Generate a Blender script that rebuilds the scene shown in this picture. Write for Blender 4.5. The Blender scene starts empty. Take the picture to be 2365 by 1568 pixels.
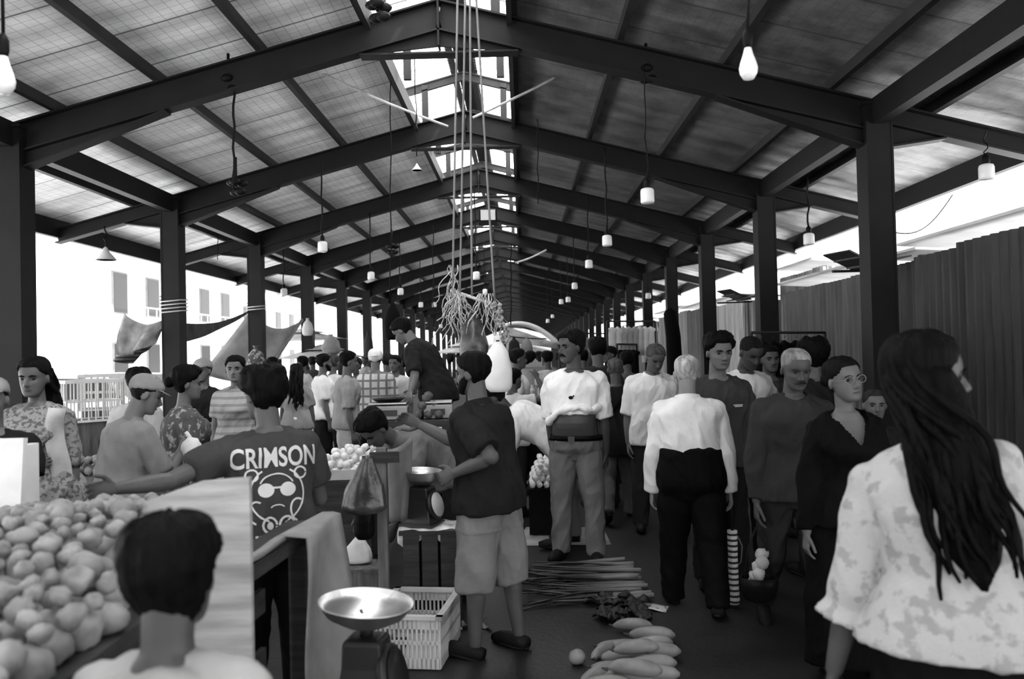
import bpy, bmesh, math, random
import numpy as np
from mathutils import Vector, Matrix, noise, Quaternion
from mathutils.bvhtree import BVHTree
R = math.radians
V = Vector
rng = random.Random(7)
SC = bpy.context.scene
COL = SC.collection
W0, H0, FPX, CAMZ = 2365, 1568, 1900.0, 1.62

# ---------------------------------------------------------------- camera
def cam_axes(yaw, pitch, roll):
    f = V((math.sin(yaw)*math.cos(pitch), math.cos(yaw)*math.cos(pitch), math.sin(pitch)))
    r = V((math.cos(yaw), -math.sin(yaw), 0)); u = r.cross(f)
    c, s = math.cos(roll), math.sin(roll)
    return c*r + s*u, -s*r + c*u, f
CR, CU, CF = cam_axes(-0.0125, 0.0178, -0.0232)
cd = bpy.data.cameras.new('camera'); cam = bpy.data.objects.new('camera', cd); COL.objects.link(cam)
cd.sensor_width = 36; cd.lens = 36*FPX/W0; cd.clip_start = .05; cd.clip_end = 600
cam.matrix_world = Matrix(((CR.x, CU.x, -CF.x, 0), (CR.y, CU.y, -CF.y, 0), (CR.z, CU.z, -CF.z, CAMZ), (0, 0, 0, 1)))
cd.dof.use_dof = True; cd.dof.focus_distance = 6.2; cd.dof.aperture_fstop = 2.6
SC.camera = cam

def P(x, y, d):
    """world point seen at photo pixel (x, y) at distance d down the hall"""
    v = CR*((x - W0/2)/FPX) + CU*((H0/2 - y)/FPX) + CF
    return V((0, 0, CAMZ)) + v*(d/v.y)
def PZ(x, y, z):
    """world point seen at photo pixel (x, y) that lies at height z"""
    v = CR*((x - W0/2)/FPX) + CU*((H0/2 - y)/FPX) + CF
    return V((0, 0, CAMZ)) + v*((z - CAMZ)/v.z)

# ---------------------------------------------------------------- materials
def mat(name, col, rough=.75, metal=0., spec=.3, bump=0., bscale=60., var=.0, vscale=6., pat=None, pc=None, ps=8., pw=.5, stretch=None, trans=0., alpha=1., sheen=0.):
    """grey-scale material; var = mottling, pat = surface pattern in a second tone"""
    m = bpy.data.materials.new(name); m.use_nodes = True
    nt = m.node_tree; N = nt.nodes; L = nt.links; b = N['Principled BSDF']
    g = lambda c: (_k(c), _k(c), _k(c), 1)
    _k = lambda c: c**1.3 if c < .7 else c*.9
    b.inputs['Base Color'].default_value = g(col); b.inputs['Roughness'].default_value = rough
    b.inputs['Metallic'].default_value = metal; b.inputs['Specular IOR Level'].default_value = spec
    b.inputs['Transmission Weight'].default_value = trans; b.inputs['Alpha'].default_value = alpha
    b.inputs['Sheen Weight'].default_value = sheen
    tc = N.new('ShaderNodeTexCoord'); co = tc.outputs['Object']
    if stretch:
        mp = N.new('ShaderNodeMapping'); mp.inputs['Scale'].default_value = stretch
        L.new(co, mp.inputs['Vector']); co = mp.outputs[0]
    cur = None
    if var or pat:
        mx = N.new('ShaderNodeMix'); mx.data_type = 'RGBA'
        if pat is None:
            t = N.new('ShaderNodeTexNoise'); t.inputs['Scale'].default_value = vscale; t.inputs['Detail'].default_value = 5
            L.new(co, t.inputs['Vector'])
            mx.inputs['A'].default_value = g(col*(1-var)); mx.inputs['B'].default_value = g(min(1, col*(1+var)))
            rp = N.new('ShaderNodeMapRange'); rp.inputs[1].default_value = .3; rp.inputs[2].default_value = .7
            L.new(t.outputs['Fac'], rp.inputs[0]); L.new(rp.outputs[0], mx.inputs['Factor'])
        else:
            mx.inputs['A'].default_value = g(col); mx.inputs['B'].default_value = g(pc)
            rp = N.new('ShaderNodeMapRange')
            if pat == 'blotch':
                t = N.new('ShaderNodeTexNoise'); t.inputs['Scale'].default_value = ps; t.inputs['Detail'].default_value = 3; o = t.outputs['Fac']
                rp.inputs[1].default_value = pw; rp.inputs[2].default_value = pw+.08
            elif pat == 'spots':
                t = N.new('ShaderNodeTexVoronoi'); t.inputs['Scale'].default_value = ps; o = t.outputs['Distance']
                rp.inputs[1].default_value = pw; rp.inputs[2].default_value = pw-.08
            elif pat in ('bands', 'bandsx', 'bandsy'):
                t = N.new('ShaderNodeTexWave'); t.inputs['Scale'].default_value = ps; o = t.outputs['Fac']
                t.bands_direction = {'bands': 'Z', 'bandsx': 'X', 'bandsy': 'Y'}[pat]; t.inputs['Distortion'].default_value = .6
                rp.inputs[1].default_value = pw; rp.inputs[2].default_value = pw+.15
            elif pat == 'plaid':
                outs = []
                for dr in ('X', 'Z'):
                    t = N.new('ShaderNodeTexWave'); t.inputs['Scale'].default_value = ps; t.bands_direction = dr
                    L.new(co, t.inputs['Vector']); outs.append(t.outputs['Fac'])
                mm = N.new('ShaderNodeMath'); mm.operation = 'MAXIMUM'; L.new(outs[0], mm.inputs[0]); L.new(outs[1], mm.inputs[1])
                o = mm.outputs[0]; t = None; rp.inputs[1].default_value = pw; rp.inputs[2].default_value = pw+.2
            if t: L.new(co, t.inputs['Vector'])
            L.new(o, rp.inputs[0]); L.new(rp.outputs[0], mx.inputs['Factor'])
        L.new(mx.outputs['Result'], b.inputs['Base Color'])
    if bump:
        t = N.new('ShaderNodeTexNoise'); t.inputs['Scale'].default_value = bscale; t.inputs['Detail'].default_value = 4
        L.new(co, t.inputs['Vector'])
        bp = N.new('ShaderNodeBump'); bp.inputs['Strength'].default_value = bump; bp.inputs['Distance'].default_value = .01
        L.new(t.outputs['Fac'], bp.inputs['Height']); L.new(bp.outputs[0], b.inputs['Normal'])
    return m
_mc = {}
def M(col, rough=.8, **k):
    """cached plain cloth-like material"""
    key = (col, rough, tuple(sorted(k.items())))
    if key not in _mc: _mc[key] = mat('tone_%d' % len(_mc), col, rough, **({'bump': .25, 'bscale': 90, 'var': .12, 'spec': .07} | k))
    return _mc[key]

# ---------------------------------------------------------------- objects
def tag(o, label=None, cat=None, group=None, kind=None):
    for k, v in (('label', label), ('category', cat), ('group', group), ('kind', kind)):
        if v: o[k] = v
    return o
def empty(name, label, cat, loc=(0, 0, 0), rz=0, group=None):
    o = bpy.data.objects.new(name, None); COL.objects.link(o); o.empty_display_size = .1
    o.location = loc; o.rotation_euler = (0, 0, rz)
    return tag(o, label, cat, group)
def link(name, me, m, parent=None, smooth=True):
    o = bpy.data.objects.new(name, me); COL.objects.link(o); o.parent = parent
    if m: 
        me.materials.clear(); me.materials.append(m)
    if smooth and len(me.polygons): me.polygons.foreach_set('use_smooth', [True]*len(me.polygons))
    return o
class MB:
    """collects shapes into ONE mesh"""
    def __init__(s): s.v = []; s.f = []
    def add(s, v, f):
        n = len(s.v); s.v += [tuple(p) for p in v]; s.f += [tuple(i+n for i in q) for q in f]; return s
    def box(s, c, sz, rot=None):
        x, y, z = (k/2 for k in sz)
        vs = [V((a, b, c_)) for a in (-x, x) for b in (-y, y) for c_ in (-z, z)]
        if rot is not None: vs = [rot @ p for p in vs]
        return s.add([p + V(c) for p in vs], [(0, 1, 3, 2), (4, 6, 7, 5), (0, 4, 5, 1), (2, 3, 7, 6), (0, 2, 6, 4), (1, 5, 7, 3)])
    def beam(s, a, b, w, h, up=(0, 0, 1)):
        a, b = V(a), V(b); d = b - a; t = d.normalized(); sx = t.cross(V(up))
        if sx.length < 1e-4: sx = V((1, 0, 0))
        sx.normalize(); u = sx.cross(t)
        rot = Matrix((sx, t, u)).transposed()
        return s.box((a+b)/2, (w, d.length, h), rot)
    def loft(s, rings, caps=True):
        """rings: equal-length lists of points"""
        n = len(rings[0]); v = [p for r in rings for p in r]; f = []
        for i in range(len(rings)-1):
            for j in range(n):
                k = (j+1) % n
                f.append((i*n+j, i*n+k, (i+1)*n+k, (i+1)*n+j))
        if caps:
            f.append(tuple(range(n-1, -1, -1))); f.append(tuple((len(rings)-1)*n+j for j in range(n)))
        return s.add(v, f)
    def tube(s, pts, rad, n=8, flat=1., caps=True):
        pts = [V(p) for p in pts]
        if not hasattr(rad, '__len__'): rad = [rad]*len(pts)
        rings = []; ax = None
        for i, p in enumerate(pts):
            t = (pts[min(i+1, len(pts)-1)] - pts[max(i-1, 0)])
            t = t.normalized() if t.length > 1e-9 else V((0, 0, 1))
            if ax is None:
                ax = t.cross(V((0, 1, 0)) if abs(t.y) < .9 else V((1, 0, 0)))
            ax = (ax - t*ax.dot(t)).normalized(); ay = t.cross(ax)
            rings.append([p + (ax*math.cos(a) + ay*math.sin(a)*flat)*rad[i] for a in (2*math.pi*j/n for j in range(n))])
        return s.loft(rings, caps)
    def ball(s, c, r, n=10, m=7, rot=None, f=None):
        c = V(c); r = (r, r, r) if not hasattr(r, '__len__') else r
        vs = []; 
        for i in range(m+1):
            ph = math.pi*i/m
            for j in range(n):
                th = 2*math.pi*j/n
                p = V((math.sin(ph)*math.cos(th), math.sin(ph)*math.sin(th), math.cos(ph)))
                if f: p = f(p)
                p = V((p.x*r[0], p.y*r[1], p.z*r[2]))
                if rot is not None: p = rot @ p
                vs.append(p + c)
        fs = [(i*n+j, (i+1)*n+j, (i+1)*n+(j+1) % n, i*n+(j+1) % n) for i in range(m) for j in range(n)]
        return s.add(vs, fs)
    def lathe(s, prof, c=(0, 0, 0), n=24, rot=None):
        c = V(c); rings = []
        for r, z in prof:
            ring = [V((r*math.cos(2*math.pi*j/n), r*math.sin(2*math.pi*j/n), z)) for j in range(n)]
            rings.append([(rot @ p if rot is not None else p) + c for p in ring])
        return s.loft(rings)
    def grid(s, fn, nu, nv, thick=None):
        """surface fn(u, v); with thick = offset vector it is a closed slab"""
        v = [V(fn(i/nu, j/nv)) for i in range(nu+1) for j in range(nv+1)]
        f = [(i*(nv+1)+j, (i+1)*(nv+1)+j, (i+1)*(nv+1)+j+1, i*(nv+1)+j+1) for i in range(nu) for j in range(nv)]
        if thick is None: return s.add(v, f)
        n = len(v); t = V(thick); v2 = v + [p + t for p in v]; f2 = f + [tuple(reversed([i+n for i in q])) for q in f]
        e = [i*(nv+1) for i in range(nu+1)] + [nu*(nv+1)+j for j in range(1, nv+1)] + [i*(nv+1)+nv for i in range(nu-1, -1, -1)] + [j for j in range(nv-1, 0, -1)]
        f2 += [(e[k], e[k-1], e[k-1]+n, e[k]+n) for k in range(len(e))]
        return s.add(v2, f2)
    def mesh(s, name):
        me = bpy.data.meshes.new(name); me.from_pydata(s.v, [], s.f); me.validate()
        bm = bmesh.new(); bm.from_mesh(me); bmesh.ops.remove_doubles(bm, verts=bm.verts, dist=1e-6)
        bmesh.ops.recalc_face_normals(bm, faces=bm.faces); bm.to_mesh(me); bm.free(); return me
    def build(s, name, m, parent=None, smooth=False, bevel=0.):
        o = link(name, s.mesh(name), m, parent, smooth)
        if bevel:
            md = o.modifiers.new('b', 'BEVEL'); md.width = bevel; md.segments = 2; md.limit_method = 'ANGLE'
        return o
def copy_tree(o, parent=None):
    c = o.copy(); COL.objects.link(c); c.parent = parent
    for ch in o.children: 
        if ch is not c: copy_tree(ch, c)
    return c
def relabel(o, label):
    o['label'] = label; return o
def lerp(a, b, t): return a + (b-a)*t
def interp(tab, s):
    if s <= tab[0][0]: return tab[0][1]
    for (a, x), (b, y) in zip(tab, tab[1:]):
        if s <= b: return x + (y-x)*(s-a)/(b-a)
    return tab[-1][1]
# ================================================================ HALL
BAY, D0, NF = 3.6, 7.867, 25
XL, XR, XM = -4.874, 3.405, -0.735
ZE, ZR = CAMZ+2.329, CAMZ+3.4175
SL = (ZR-ZE)/((XR-XL)/2)           # roof slope
OV = 1.63
steel = mat('dark painted steel', .022, .6, 0., .2, var=.2, vscale=3, bump=.1, bscale=30)
steel2 = mat('grey primed steel', .05, .6, 0., .25, var=.2, vscale=4)
def zroof(x, off=0.): return ZR - SL*abs(x-XM) + off
# floor
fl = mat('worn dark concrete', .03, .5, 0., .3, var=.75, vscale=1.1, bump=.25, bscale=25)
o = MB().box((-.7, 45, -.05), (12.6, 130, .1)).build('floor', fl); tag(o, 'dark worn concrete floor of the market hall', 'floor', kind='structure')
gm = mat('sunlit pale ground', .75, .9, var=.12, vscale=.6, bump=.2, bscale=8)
for sx, nm in ((-1, 'left'), (1, 'right')):
    cx = -7.0-30 if sx < 0 else 5.6+30
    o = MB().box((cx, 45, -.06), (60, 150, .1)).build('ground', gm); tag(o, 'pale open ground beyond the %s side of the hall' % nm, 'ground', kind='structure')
# ceiling: silver foil insulation over wire mesh
def foil(nm, lo, hi, metal):
    m = bpy.data.materials.new(nm); m.use_nodes = True; nt = m.node_tree; N = nt.nodes; L = nt.links; b = N['Principled BSDF']
    b.inputs['Metallic'].default_value = metal; b.inputs['Roughness'].default_value = .45
    tc = N.new('ShaderNodeTexCoord')
    sep = N.new('ShaderNodeSeparateXYZ'); L.new(tc.outputs['Object'], sep.inputs[0])
    def lines(src, period, width, off=0.):
        a = N.new('ShaderNodeMath'); a.operation = 'MULTIPLY_ADD'; a.inputs[1].default_value = 1/period; a.inputs[2].default_value = off; L.new(src, a.inputs[0])
        f = N.new('ShaderNodeMath'); f.operation = 'FRACT'; L.new(a.outputs[0], f.inputs[0])
        c = N.new('ShaderNodeMath'); c.operation = 'LESS_THAN'; c.inputs[1].default_value = width/period; L.new(f.outputs[0], c.inputs[0]); return c.outputs[0]
    def mx(a, b_): 
        k = N.new('ShaderNodeMath'); k.operation = 'MAXIMUM'; L.new(a, k.inputs[0]); L.new(b_, k.inputs[1]); return k.outputs[0]
    def mul(a, v):
        k = N.new('ShaderNodeMath'); k.operation = 'MULTIPLY'; L.new(a, k.inputs[0]); k.inputs[1].default_value = v; return k.outputs[0]
    fine = mul(mx(lines(sep.outputs['X'], .1, .006), lines(sep.outputs['Y'], .1, .006)), .55)
    big = lines(sep.outputs['Y'], .72, .022, .3)
    nz = N.new('ShaderNodeTexNoise'); nz.inputs['Scale'].default_value = 2.2; nz.inputs['Detail'].default_value = 8; nz.inputs['Roughness'].default_value = .7
    L.new(tc.outputs['Object'], nz.inputs['Vector'])
    mixc = N.new('ShaderNodeMix'); mixc.data_type = 'RGBA'; mixc.inputs['A'].default_value = (lo, lo, lo, 1); mixc.inputs['B'].default_value = (hi, hi, hi, 1)
    rp = N.new('ShaderNodeMapRange'); rp.inputs[1].default_value = .36; rp.inputs[2].default_value = .62; L.new(nz.outputs['Fac'], rp.inputs[0]); L.new(rp.outputs[0], mixc.inputs['Factor'])
    m2 = N.new('ShaderNodeMix'); m2.data_type = 'RGBA'; m2.inputs['B'].default_value = (.04, .04, .04, 1)
    L.new(mixc.outputs['Result'], m2.inputs['A']); L.new(mul(mx(fine, big), .8), m2.inputs['Factor']); L.new(m2.outputs['Result'], b.inputs['Base Color'])
    # sagging, crinkled foil between the rafters
    wv = N.new('ShaderNodeTexWave'); wv.bands_direction = 'Y'; wv.inputs['Scale'].default_value = .7; wv.inputs['Distortion'].default_value = 2; wv.inputs['Detail'].default_value = 2
    L.new(tc.outputs['Object'], wv.inputs['Vector'])
    n2 = N.new('ShaderNodeTexNoise'); n2.inputs['Scale'].default_value = 9; n2.inputs['Detail'].default_value = 5; L.new(tc.outputs['Object'], n2.inputs['Vector'])
    ad = N.new('ShaderNodeMath'); ad.operation = 'MULTIPLY_ADD'; ad.inputs[1].default_value = .35; L.new(n2.outputs['Fac'], ad.inputs[0]); L.new(wv.outputs['Fac'], ad.inputs[2])
    bp = N.new('ShaderNodeBump'); bp.inputs['Strength'].default_value = .4; bp.inputs['Distance'].default_value = .05; L.new(ad.outputs[0], bp.inputs['Height']); L.new(bp.outputs[0], b.inputs['Normal'])
    return m
foilm = {-1: foil('silver roof lining painted lit', .8, .98, .1), 1: foil('silver roof lining painted shaded', .07, .2, .2)}; SKY = .68  # left slope's light and right slope's shade are put into the lining colour
Y0, Y1 = D0-BAY*4, D0+BAY*(NF-1)+2
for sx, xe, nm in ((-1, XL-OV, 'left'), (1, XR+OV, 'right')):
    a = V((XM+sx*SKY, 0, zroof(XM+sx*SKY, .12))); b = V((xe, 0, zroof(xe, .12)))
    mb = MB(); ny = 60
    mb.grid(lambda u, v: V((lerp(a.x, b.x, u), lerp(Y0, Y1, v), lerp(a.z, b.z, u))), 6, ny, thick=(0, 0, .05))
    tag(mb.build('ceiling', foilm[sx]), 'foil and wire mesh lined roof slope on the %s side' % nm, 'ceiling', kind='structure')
# frames: one rafter object a frame, one column object a post
def flange_beam(mb, a, b, w, h, t=.018):
    """I-section from a to b; a and b on the top edge"""
    a, b = V(a), V(b); d = V((0, 0, 1))
    mb.beam(a-d*t/2, b-d*t/2, w, t); mb.beam(a-d*(h-t/2), b-d*(h-t/2), w, t); mb.beam(a-d*h/2, b-d*h/2, .014, h-2*t)
ORD = ['nearest', 'second', 'third', 'fourth', 'fifth', 'sixth', 'seventh', 'eighth', 'ninth', 'tenth', 'eleventh', 'twelfth', 'thirteenth', 'fourteenth', 'fifteenth', 'sixteenth', 'seventeenth', 'eighteenth', 'nineteenth', 'twentieth', 'twenty-first', 'twenty-second', 'twenty-third', 'twenty-fourth', 'twenty-fifth', 'twenty-sixth']
yf = lambda n: D0+BAY*n
for n in range(NF):
    y = yf(n)
    mb = MB(); hgt = .30; zt = 0
    for sx, xc, xo in ((-1, XL, XL-OV), (1, XR, XR+OV)):
        flange_beam(mb, (XM, y, ZR), (xc, y, ZE), .15, hgt)
        # haunch at the column, web plate deepening
        xi = xc - sx*1.5
        mb.add([(xi, y-.012, zroof(xi, -hgt)), (xc, y-.012, ZE-hgt), (xc, y-.012, ZE-hgt-.16), (xi, y+.012, zroof(xi, -hgt)), (xc, y+.012, ZE-hgt), (xc, y+.012, ZE-hgt-.16)],
               [(0, 1, 2), (5, 4, 3), (0, 3, 4, 1), (1, 4, 5, 2), (2, 5, 3, 0)])
        mb.beam((xi, y, zroof(xi, -hgt-.008)), (xc, y, ZE-hgt-.168), .15, .018)
        # overhang bracket
        ze = zroof(xo)
        xk = xc+sx*.65; 
        flange_beam(mb, (xc, y, ZE), (xo, y, ze), .15, .2)
        mb.add([(xc, y-.012, ZE-.2), (xk, y-.012, zroof(xk, -.2)), (xc, y-.012, ZE-.46), (xc, y+.012, ZE-.2), (xk, y+.012, zroof(xk, -.2)), (xc, y+.012, ZE-.46)],
               [(0, 1, 2), (5, 4, 3), (0, 3, 4, 1), (1, 4, 5, 2), (2, 5, 3, 0)])
        mb.beam((xc, y, ZE-.46), (xk, y, zroof(xk, -.205)), .15, .018)
        # ridge haunch
        xh = XM+sx*.8
        mb.add([(XM, y-.012, ZR-hgt), (xh, y-.012, zroof(xh, -hgt)), (XM, y-.012, ZR-hgt-.14), (XM, y+.012, ZR-hgt), (xh, y+.012, zroof(xh, -hgt)), (XM, y+.012, ZR-hgt-.14)],
               [(0, 1, 2), (5, 4, 3), (0, 3, 4, 1), (1, 4, 5, 2), (2, 5, 3, 0)])
    mb.beam((XM-.76, y, zroof(XM-.8, -hgt-.01)), (XM+.76, y, zroof(XM+.8, -hgt-.01)), .15, .018)
    mb.box((XM, y, ZR-.22), (.02, .15, .46))
    o = mb.build('rafter_beam', steel); tag(o, 'steel roof rafter, %s from the camera' % ORD[n], 'roof beam', 'steel rafters along the hall', 'structure')
    for sx, xc, nm in ((-1, XL, 'left'), (1, XR, 'right')):
        mb = MB(); w, h = .25, .25
        zt = ZE-.02
        mb.box((xc-w/2+.01, y, zt/2), (.02, h, zt)); mb.box((xc+w/2-.01, y, zt/2), (.02, h, zt)); mb.box((xc, y, zt/2), (w-.02, .014, zt))
        mb.box((xc, y-h/2+.012, zt/2), (w-.04, .012, zt)); mb.box((xc, y, .012), (.36, .36, .024)); mb.box((xc, y, zt-.02), (w+.03, h+.03, .03))
        o = mb.build('column', steel); tag(o, 'steel column on the %s side, %s from the camera' % (nm, ORD[n]), 'column', 'steel columns along the %s side' % nm, 'structure')
# longitudinal members
def along(name, x, z, w, h, m, lab):
    o = MB().box((x, (Y0+Y1)/2, z), (w, Y1-Y0, h)).build(name, m); tag(o, lab, 'roof beam', 'steel members running along the hall', 'structure')
for sx, xc, nm in ((-1, XL, 'left'), (1, XR, 'right')):
    along('tie_beam', xc, ZE-.12, .12, .24, steel, 'deep tie beam along the tops of the %s columns' % nm)
    for k, (off, w_) in enumerate(((-.4, .06), (-1.4, .06), (-2.4, .06), (-3.42, .08), (.56, .07))):
        x = xc+sx*off
        along('purlin', x, zroof(x, .068), w_, .1, steel2, '%s roof purlin %s' % (nm, ['just above the tie beam', 'second up from the columns', 'third up from the columns', 'at the skylight edge', 'under the eave overhang'][k]))
    x = xc+sx*OV
    along('eave_beam', x, zroof(x, .005), .08, .25, steel, 'eave edge beam along the %s roof overhang' % nm)
# ridge monitor
clear = bpy.data.materials.new('translucent roof sheet'); clear.use_nodes = True
nt = clear.node_tree; nt.nodes.clear(); ot = nt.nodes.new('ShaderNodeOutputMaterial'); tr = nt.nodes.new('ShaderNodeBsdfTranslucent'); tp = nt.nodes.new('ShaderNodeBsdfTransparent'); mx_ = nt.nodes.new('ShaderNodeMixShader')
tr.inputs[0].default_value = (.95, .95, .95, 1); tp.inputs[0].default_value = (.95, .95, .95, 1); mx_.inputs[0].default_value = .95
nt.links.new(tp.outputs[0], mx_.inputs[1]); nt.links.new(tr.outputs[0], mx_.inputs[2]); nt.links.new(mx_.outputs[0], ot.inputs[0])
MZ = .62
for sx, nm in ((-1, 'left'), (1, 'right')):
    mb = MB()
    x0, x1 = XM+sx*.09, XM+sx*.95; z0 = ZR+MZ; z1 = z0-SL*.86
    nyy = int((Y1-Y0)/.2)
    mb.grid(lambda u, v: V((lerp(x0, x1, u), lerp(Y0, Y1, v), lerp(z0, z1, u))), 2, 40)
    tag(mb.build('skylight_sheet', clear), 'pale translucent sheet of the ridge skylight, %s slope' % nm, 'skylight', kind='structure')
    mb = MB(); y = Y0
    while y < Y1:
        mb.beam((x0, y, z0+.004), (x1, y, z1+.004), .014, .02); y += .42
    tag(mb.build('skylight_batten', steel2), 'thin ribs across the ridge skylight, %s slope' % nm, 'skylight rib', kind='structure')
    mb = MB(); x = XM+sx*.13
    mb.box((x, (Y0+Y1)/2, z0-.04), (.07, Y1-Y0, .03)); y = Y0
    while y < 45: mb.box((x+sx*.045, y, z0-.03), (.03, .05, .03)); y += .1
    tag(mb.build('ridge_capping', steel2), 'toothed ridge capping beside the dark slot, %s half' % nm, 'ridge cap', kind='structure')
    mb = MB()
    mb.box((XM+sx*SKY, (Y0+Y1)/2, zroof(XM+sx*SKY, .02)), (.05, Y1-Y0, .2)); mb.build('skylight_curb', steel2)
    tag(bpy.data.objects['skylight_curb' if sx < 0 else 'skylight_curb.001'], 'curb along the skylight opening, %s edge' % nm, 'skylight edge', kind='structure')
o = MB().box((XM, (Y0+Y1)/2, ZR+MZ+.06), (.2, Y1-Y0, .02)).build('ridge_slot', steel); tag(o, 'dark strip along the top of the skylight', 'ridge cap', kind='structure')
for n in range(-2, NF*2-1):
    y = D0+BAY*n/2; mb = MB()
    if y > 60 and n % 2: continue
    for sx in (-1, 1):
        flange_beam(mb, (XM, y, ZR+MZ-.06), (XM+sx*.95, y, ZR+MZ-.06-SL*.95), .06, .12)
        xp = XM+sx*.55
        mb.box((xp, y, (zroof(xp)+ZR+MZ-.1-SL*.55)/2), (.09, .06, ZR+MZ-.1-SL*.55-zroof(xp)))
    tag(mb.build('skylight_frame', steel2), 'small raised frame carrying the ridge skylight', 'skylight frame', 'raised skylight frames', 'structure')
# ================================================================ PEOPLE BUILDER
QUEUE = []          # (object, voxel, smooth steps, fold amplitude, fold scale)
def soft(name, mb, m, parent, vox, sm=3, amp=0., fs=9., stretch=(1, 1, .45)):
    """one continuous surface grown round overlapping shapes"""
    me = bpy.data.meshes.new(name); me.from_pydata(mb.v, [], mb.f)
    o = link(name, me, m, parent)
    r = o.modifiers.new('r', 'REMESH'); r.mode = 'VOXEL'; r.voxel_size = vox; r.use_smooth_shade = True
    if sm:
        s = o.modifiers.new('s', 'SMOOTH'); s.factor = .5; s.iterations = sm
    QUEUE.append((o, amp, fs, stretch)); return o
def harvest():
    dg = bpy.context.evaluated_depsgraph_get(); dg.update()
    for o, amp, fs, st in QUEUE:
        me = bpy.data.meshes.new_from_object(o.evaluated_get(dg)); m = o.data.materials[0] if o.data.materials else None
        nm = o.name
        n = len(me.vertices)
        if amp and n:
            co = np.empty(n*3, np.float32); no = np.empty(n*3, np.float32)
            me.vertices.foreach_get('co', co); me.vertex_normals.foreach_get('vector', no)
            co = co.reshape(-1, 3); no = no.reshape(-1, 3); sd = rng.random()*50
            q = co*np.array(st, np.float32)*fs + sd
            q[:, 0] += co[:, 2]*fs*.35
            d = np.array([1-2.2*abs(noise.noise(p)) + .55*(1-2.2*abs(noise.noise(p*1.9+V((7, 3, 1))))) for p in map(V, q)], np.float32)
            co += no*(d[:, None]-.22)*amp
            me.vertices.foreach_set('co', co.ravel())
        if o.get('vneck') and n:      # open neckline: the cloth dips under the skin inside the V
            za, cy = o['vneck']; co = np.empty(n*3, np.float32); no = np.empty(n*3, np.float32); me.vertices.foreach_get('co', co); me.vertex_normals.foreach_get('vector', no); co = co.reshape(-1, 3); no = no.reshape(-1, 3)
            ins = (co[:, 1] > cy) & (np.abs(co[:, 0]) < (co[:, 2]-za)*.62) & (co[:, 2] > za); co[ins] -= no[ins]*.04; me.vertices.foreach_set('co', co.ravel())
            del o['vneck']
        if m and not me.materials: me.materials.append(m)
        me.polygons.foreach_set('use_smooth', [True]*len(me.polygons)); me.update()
        o.modifiers.clear(); old = o.data; o.data = me; bpy.data.meshes.remove(old); me.name = nm
    QUEUE.clear()

HEAD = [(0., .08, .27, -.14), (.03, .15, .345, -.08), (.10, .205, .375, .04), (.18, .24, .365, .12), (.28, .27, .375, .20), (.38, .298, .37, .30), (.48, .312, .352, .38),
        (.56, .322, .388, .42), (.66, .33, .385, .435), (.78, .322, .34, .42), (.88, .275, .255, .35), (.95, .19, .15, .235), (.99, .08, .05, .10), (1., .01, .0, .01)]
def _tab(c): return [(r[0], r[c]) for r in HEAD]
HW, HF, HB = _tab(1), _tab(2), _tab(3)
def gs(x, s): return math.exp(-(x/s)**2)
def head_pt(z, a, off=0.):
    """point of the head surface in head-height units; a = 0 front"""
    w, f, b = interp(HW, z), interp(HF, z), interp(HB, z)
    yc, ry = (f-b)/2, (f+b)/2; e = 2/2.3
    s, c = math.sin(a), math.cos(a)
    x = w*math.copysign(abs(s)**e, s); y = yc + ry*math.copysign(abs(c)**e, c)
    if c > 0:
        for sx in (-1, 1):
            y -= .05*gs(x-sx*.14, .065)*gs(z-.495, .04)
            y += .02*gs(x-sx*.19, .07)*gs(z-.38, .05)
        y += .022*gs(x, .11)*gs(z-.165, .022) + .022*gs(x, .1)*gs(z-.225, .022) - .02*gs(x, .1)*gs(z-.195, .012) - .012*gs(x, .12)*gs(z-.12, .02) + .02*gs(x, .09)*gs(z-.06, .04)
    n = V((s*.33, c*.42, (z-.5)*.7)); n.normalize()
    return V((x, y, z)) + n*off
def head_shell(mb, fr, h, offf, nz=26, na=36):
    rings = []
    for i in range(nz+1):
        t = i/nz; z = .5-.5*math.cos(math.pi*t)
        rings.append([fr(head_pt(z, 2*math.pi*j/na, offf(z, 2*math.pi*j/na))*h) for j in range(na)])
    mb.loft(rings)
def sst(x): x = max(0., min(1., x)); return x*x*(3-2*x)
HAIRLINE = [(0, .80), (35, .80), (55, .66), (75, .60), (90, .50), (105, .42), (125, .26), (180, .16)]
def hair_off(style, T, seed):
    def f(z, a):
        d = abs(math.degrees((a+math.pi) % (2*math.pi)-math.pi)); L = interp(HAIRLINE, d)
        if style == 'cap': L = interp([(0, .70), (60, .66), (100, .58), (180, .46)], d)
        if style == 'capback': L = interp([(0, .66), (180, .30)], d)
        if style == 'shag': L -= .14*sst((d-70)/40)
        t = sst((z-L)/.05+.5)
        p = V((math.sin(a), math.cos(a), z*2.2))
        nz = noise.noise(p*3.2+V((seed, 0, 0)))*.5+noise.noise(p*9+V((seed, 0, 3)))*.3
        th = T*(1+(.0 if style in ('cap', 'capback') else 1.)*nz*.8)*(1+.35*sst((z-.6)/.3) if style not in ('cap', 'capback') else 1)
        if style == 'bald': t *= sst((.80-z)/.06)if d > 50 else 0
        return -.035*(1-t)+th*t
    return f
TX_M = [(-.3, .172), (-.15, .178), (0, .176), (.2, .163), (.4, .156), (.6, .172), (.8, .188), (.86, .182), (.91, .15), (.955, .112), (1.0, .075), (1.06, .062)]
TY_M = [(-.3, .105), (-.15, .115), (0, .12), (.2, .112), (.4, .11), (.6, .122), (.8, .122), (.9, .10), (.955, .085), (1.0, .068), (1.06, .06)]
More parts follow.
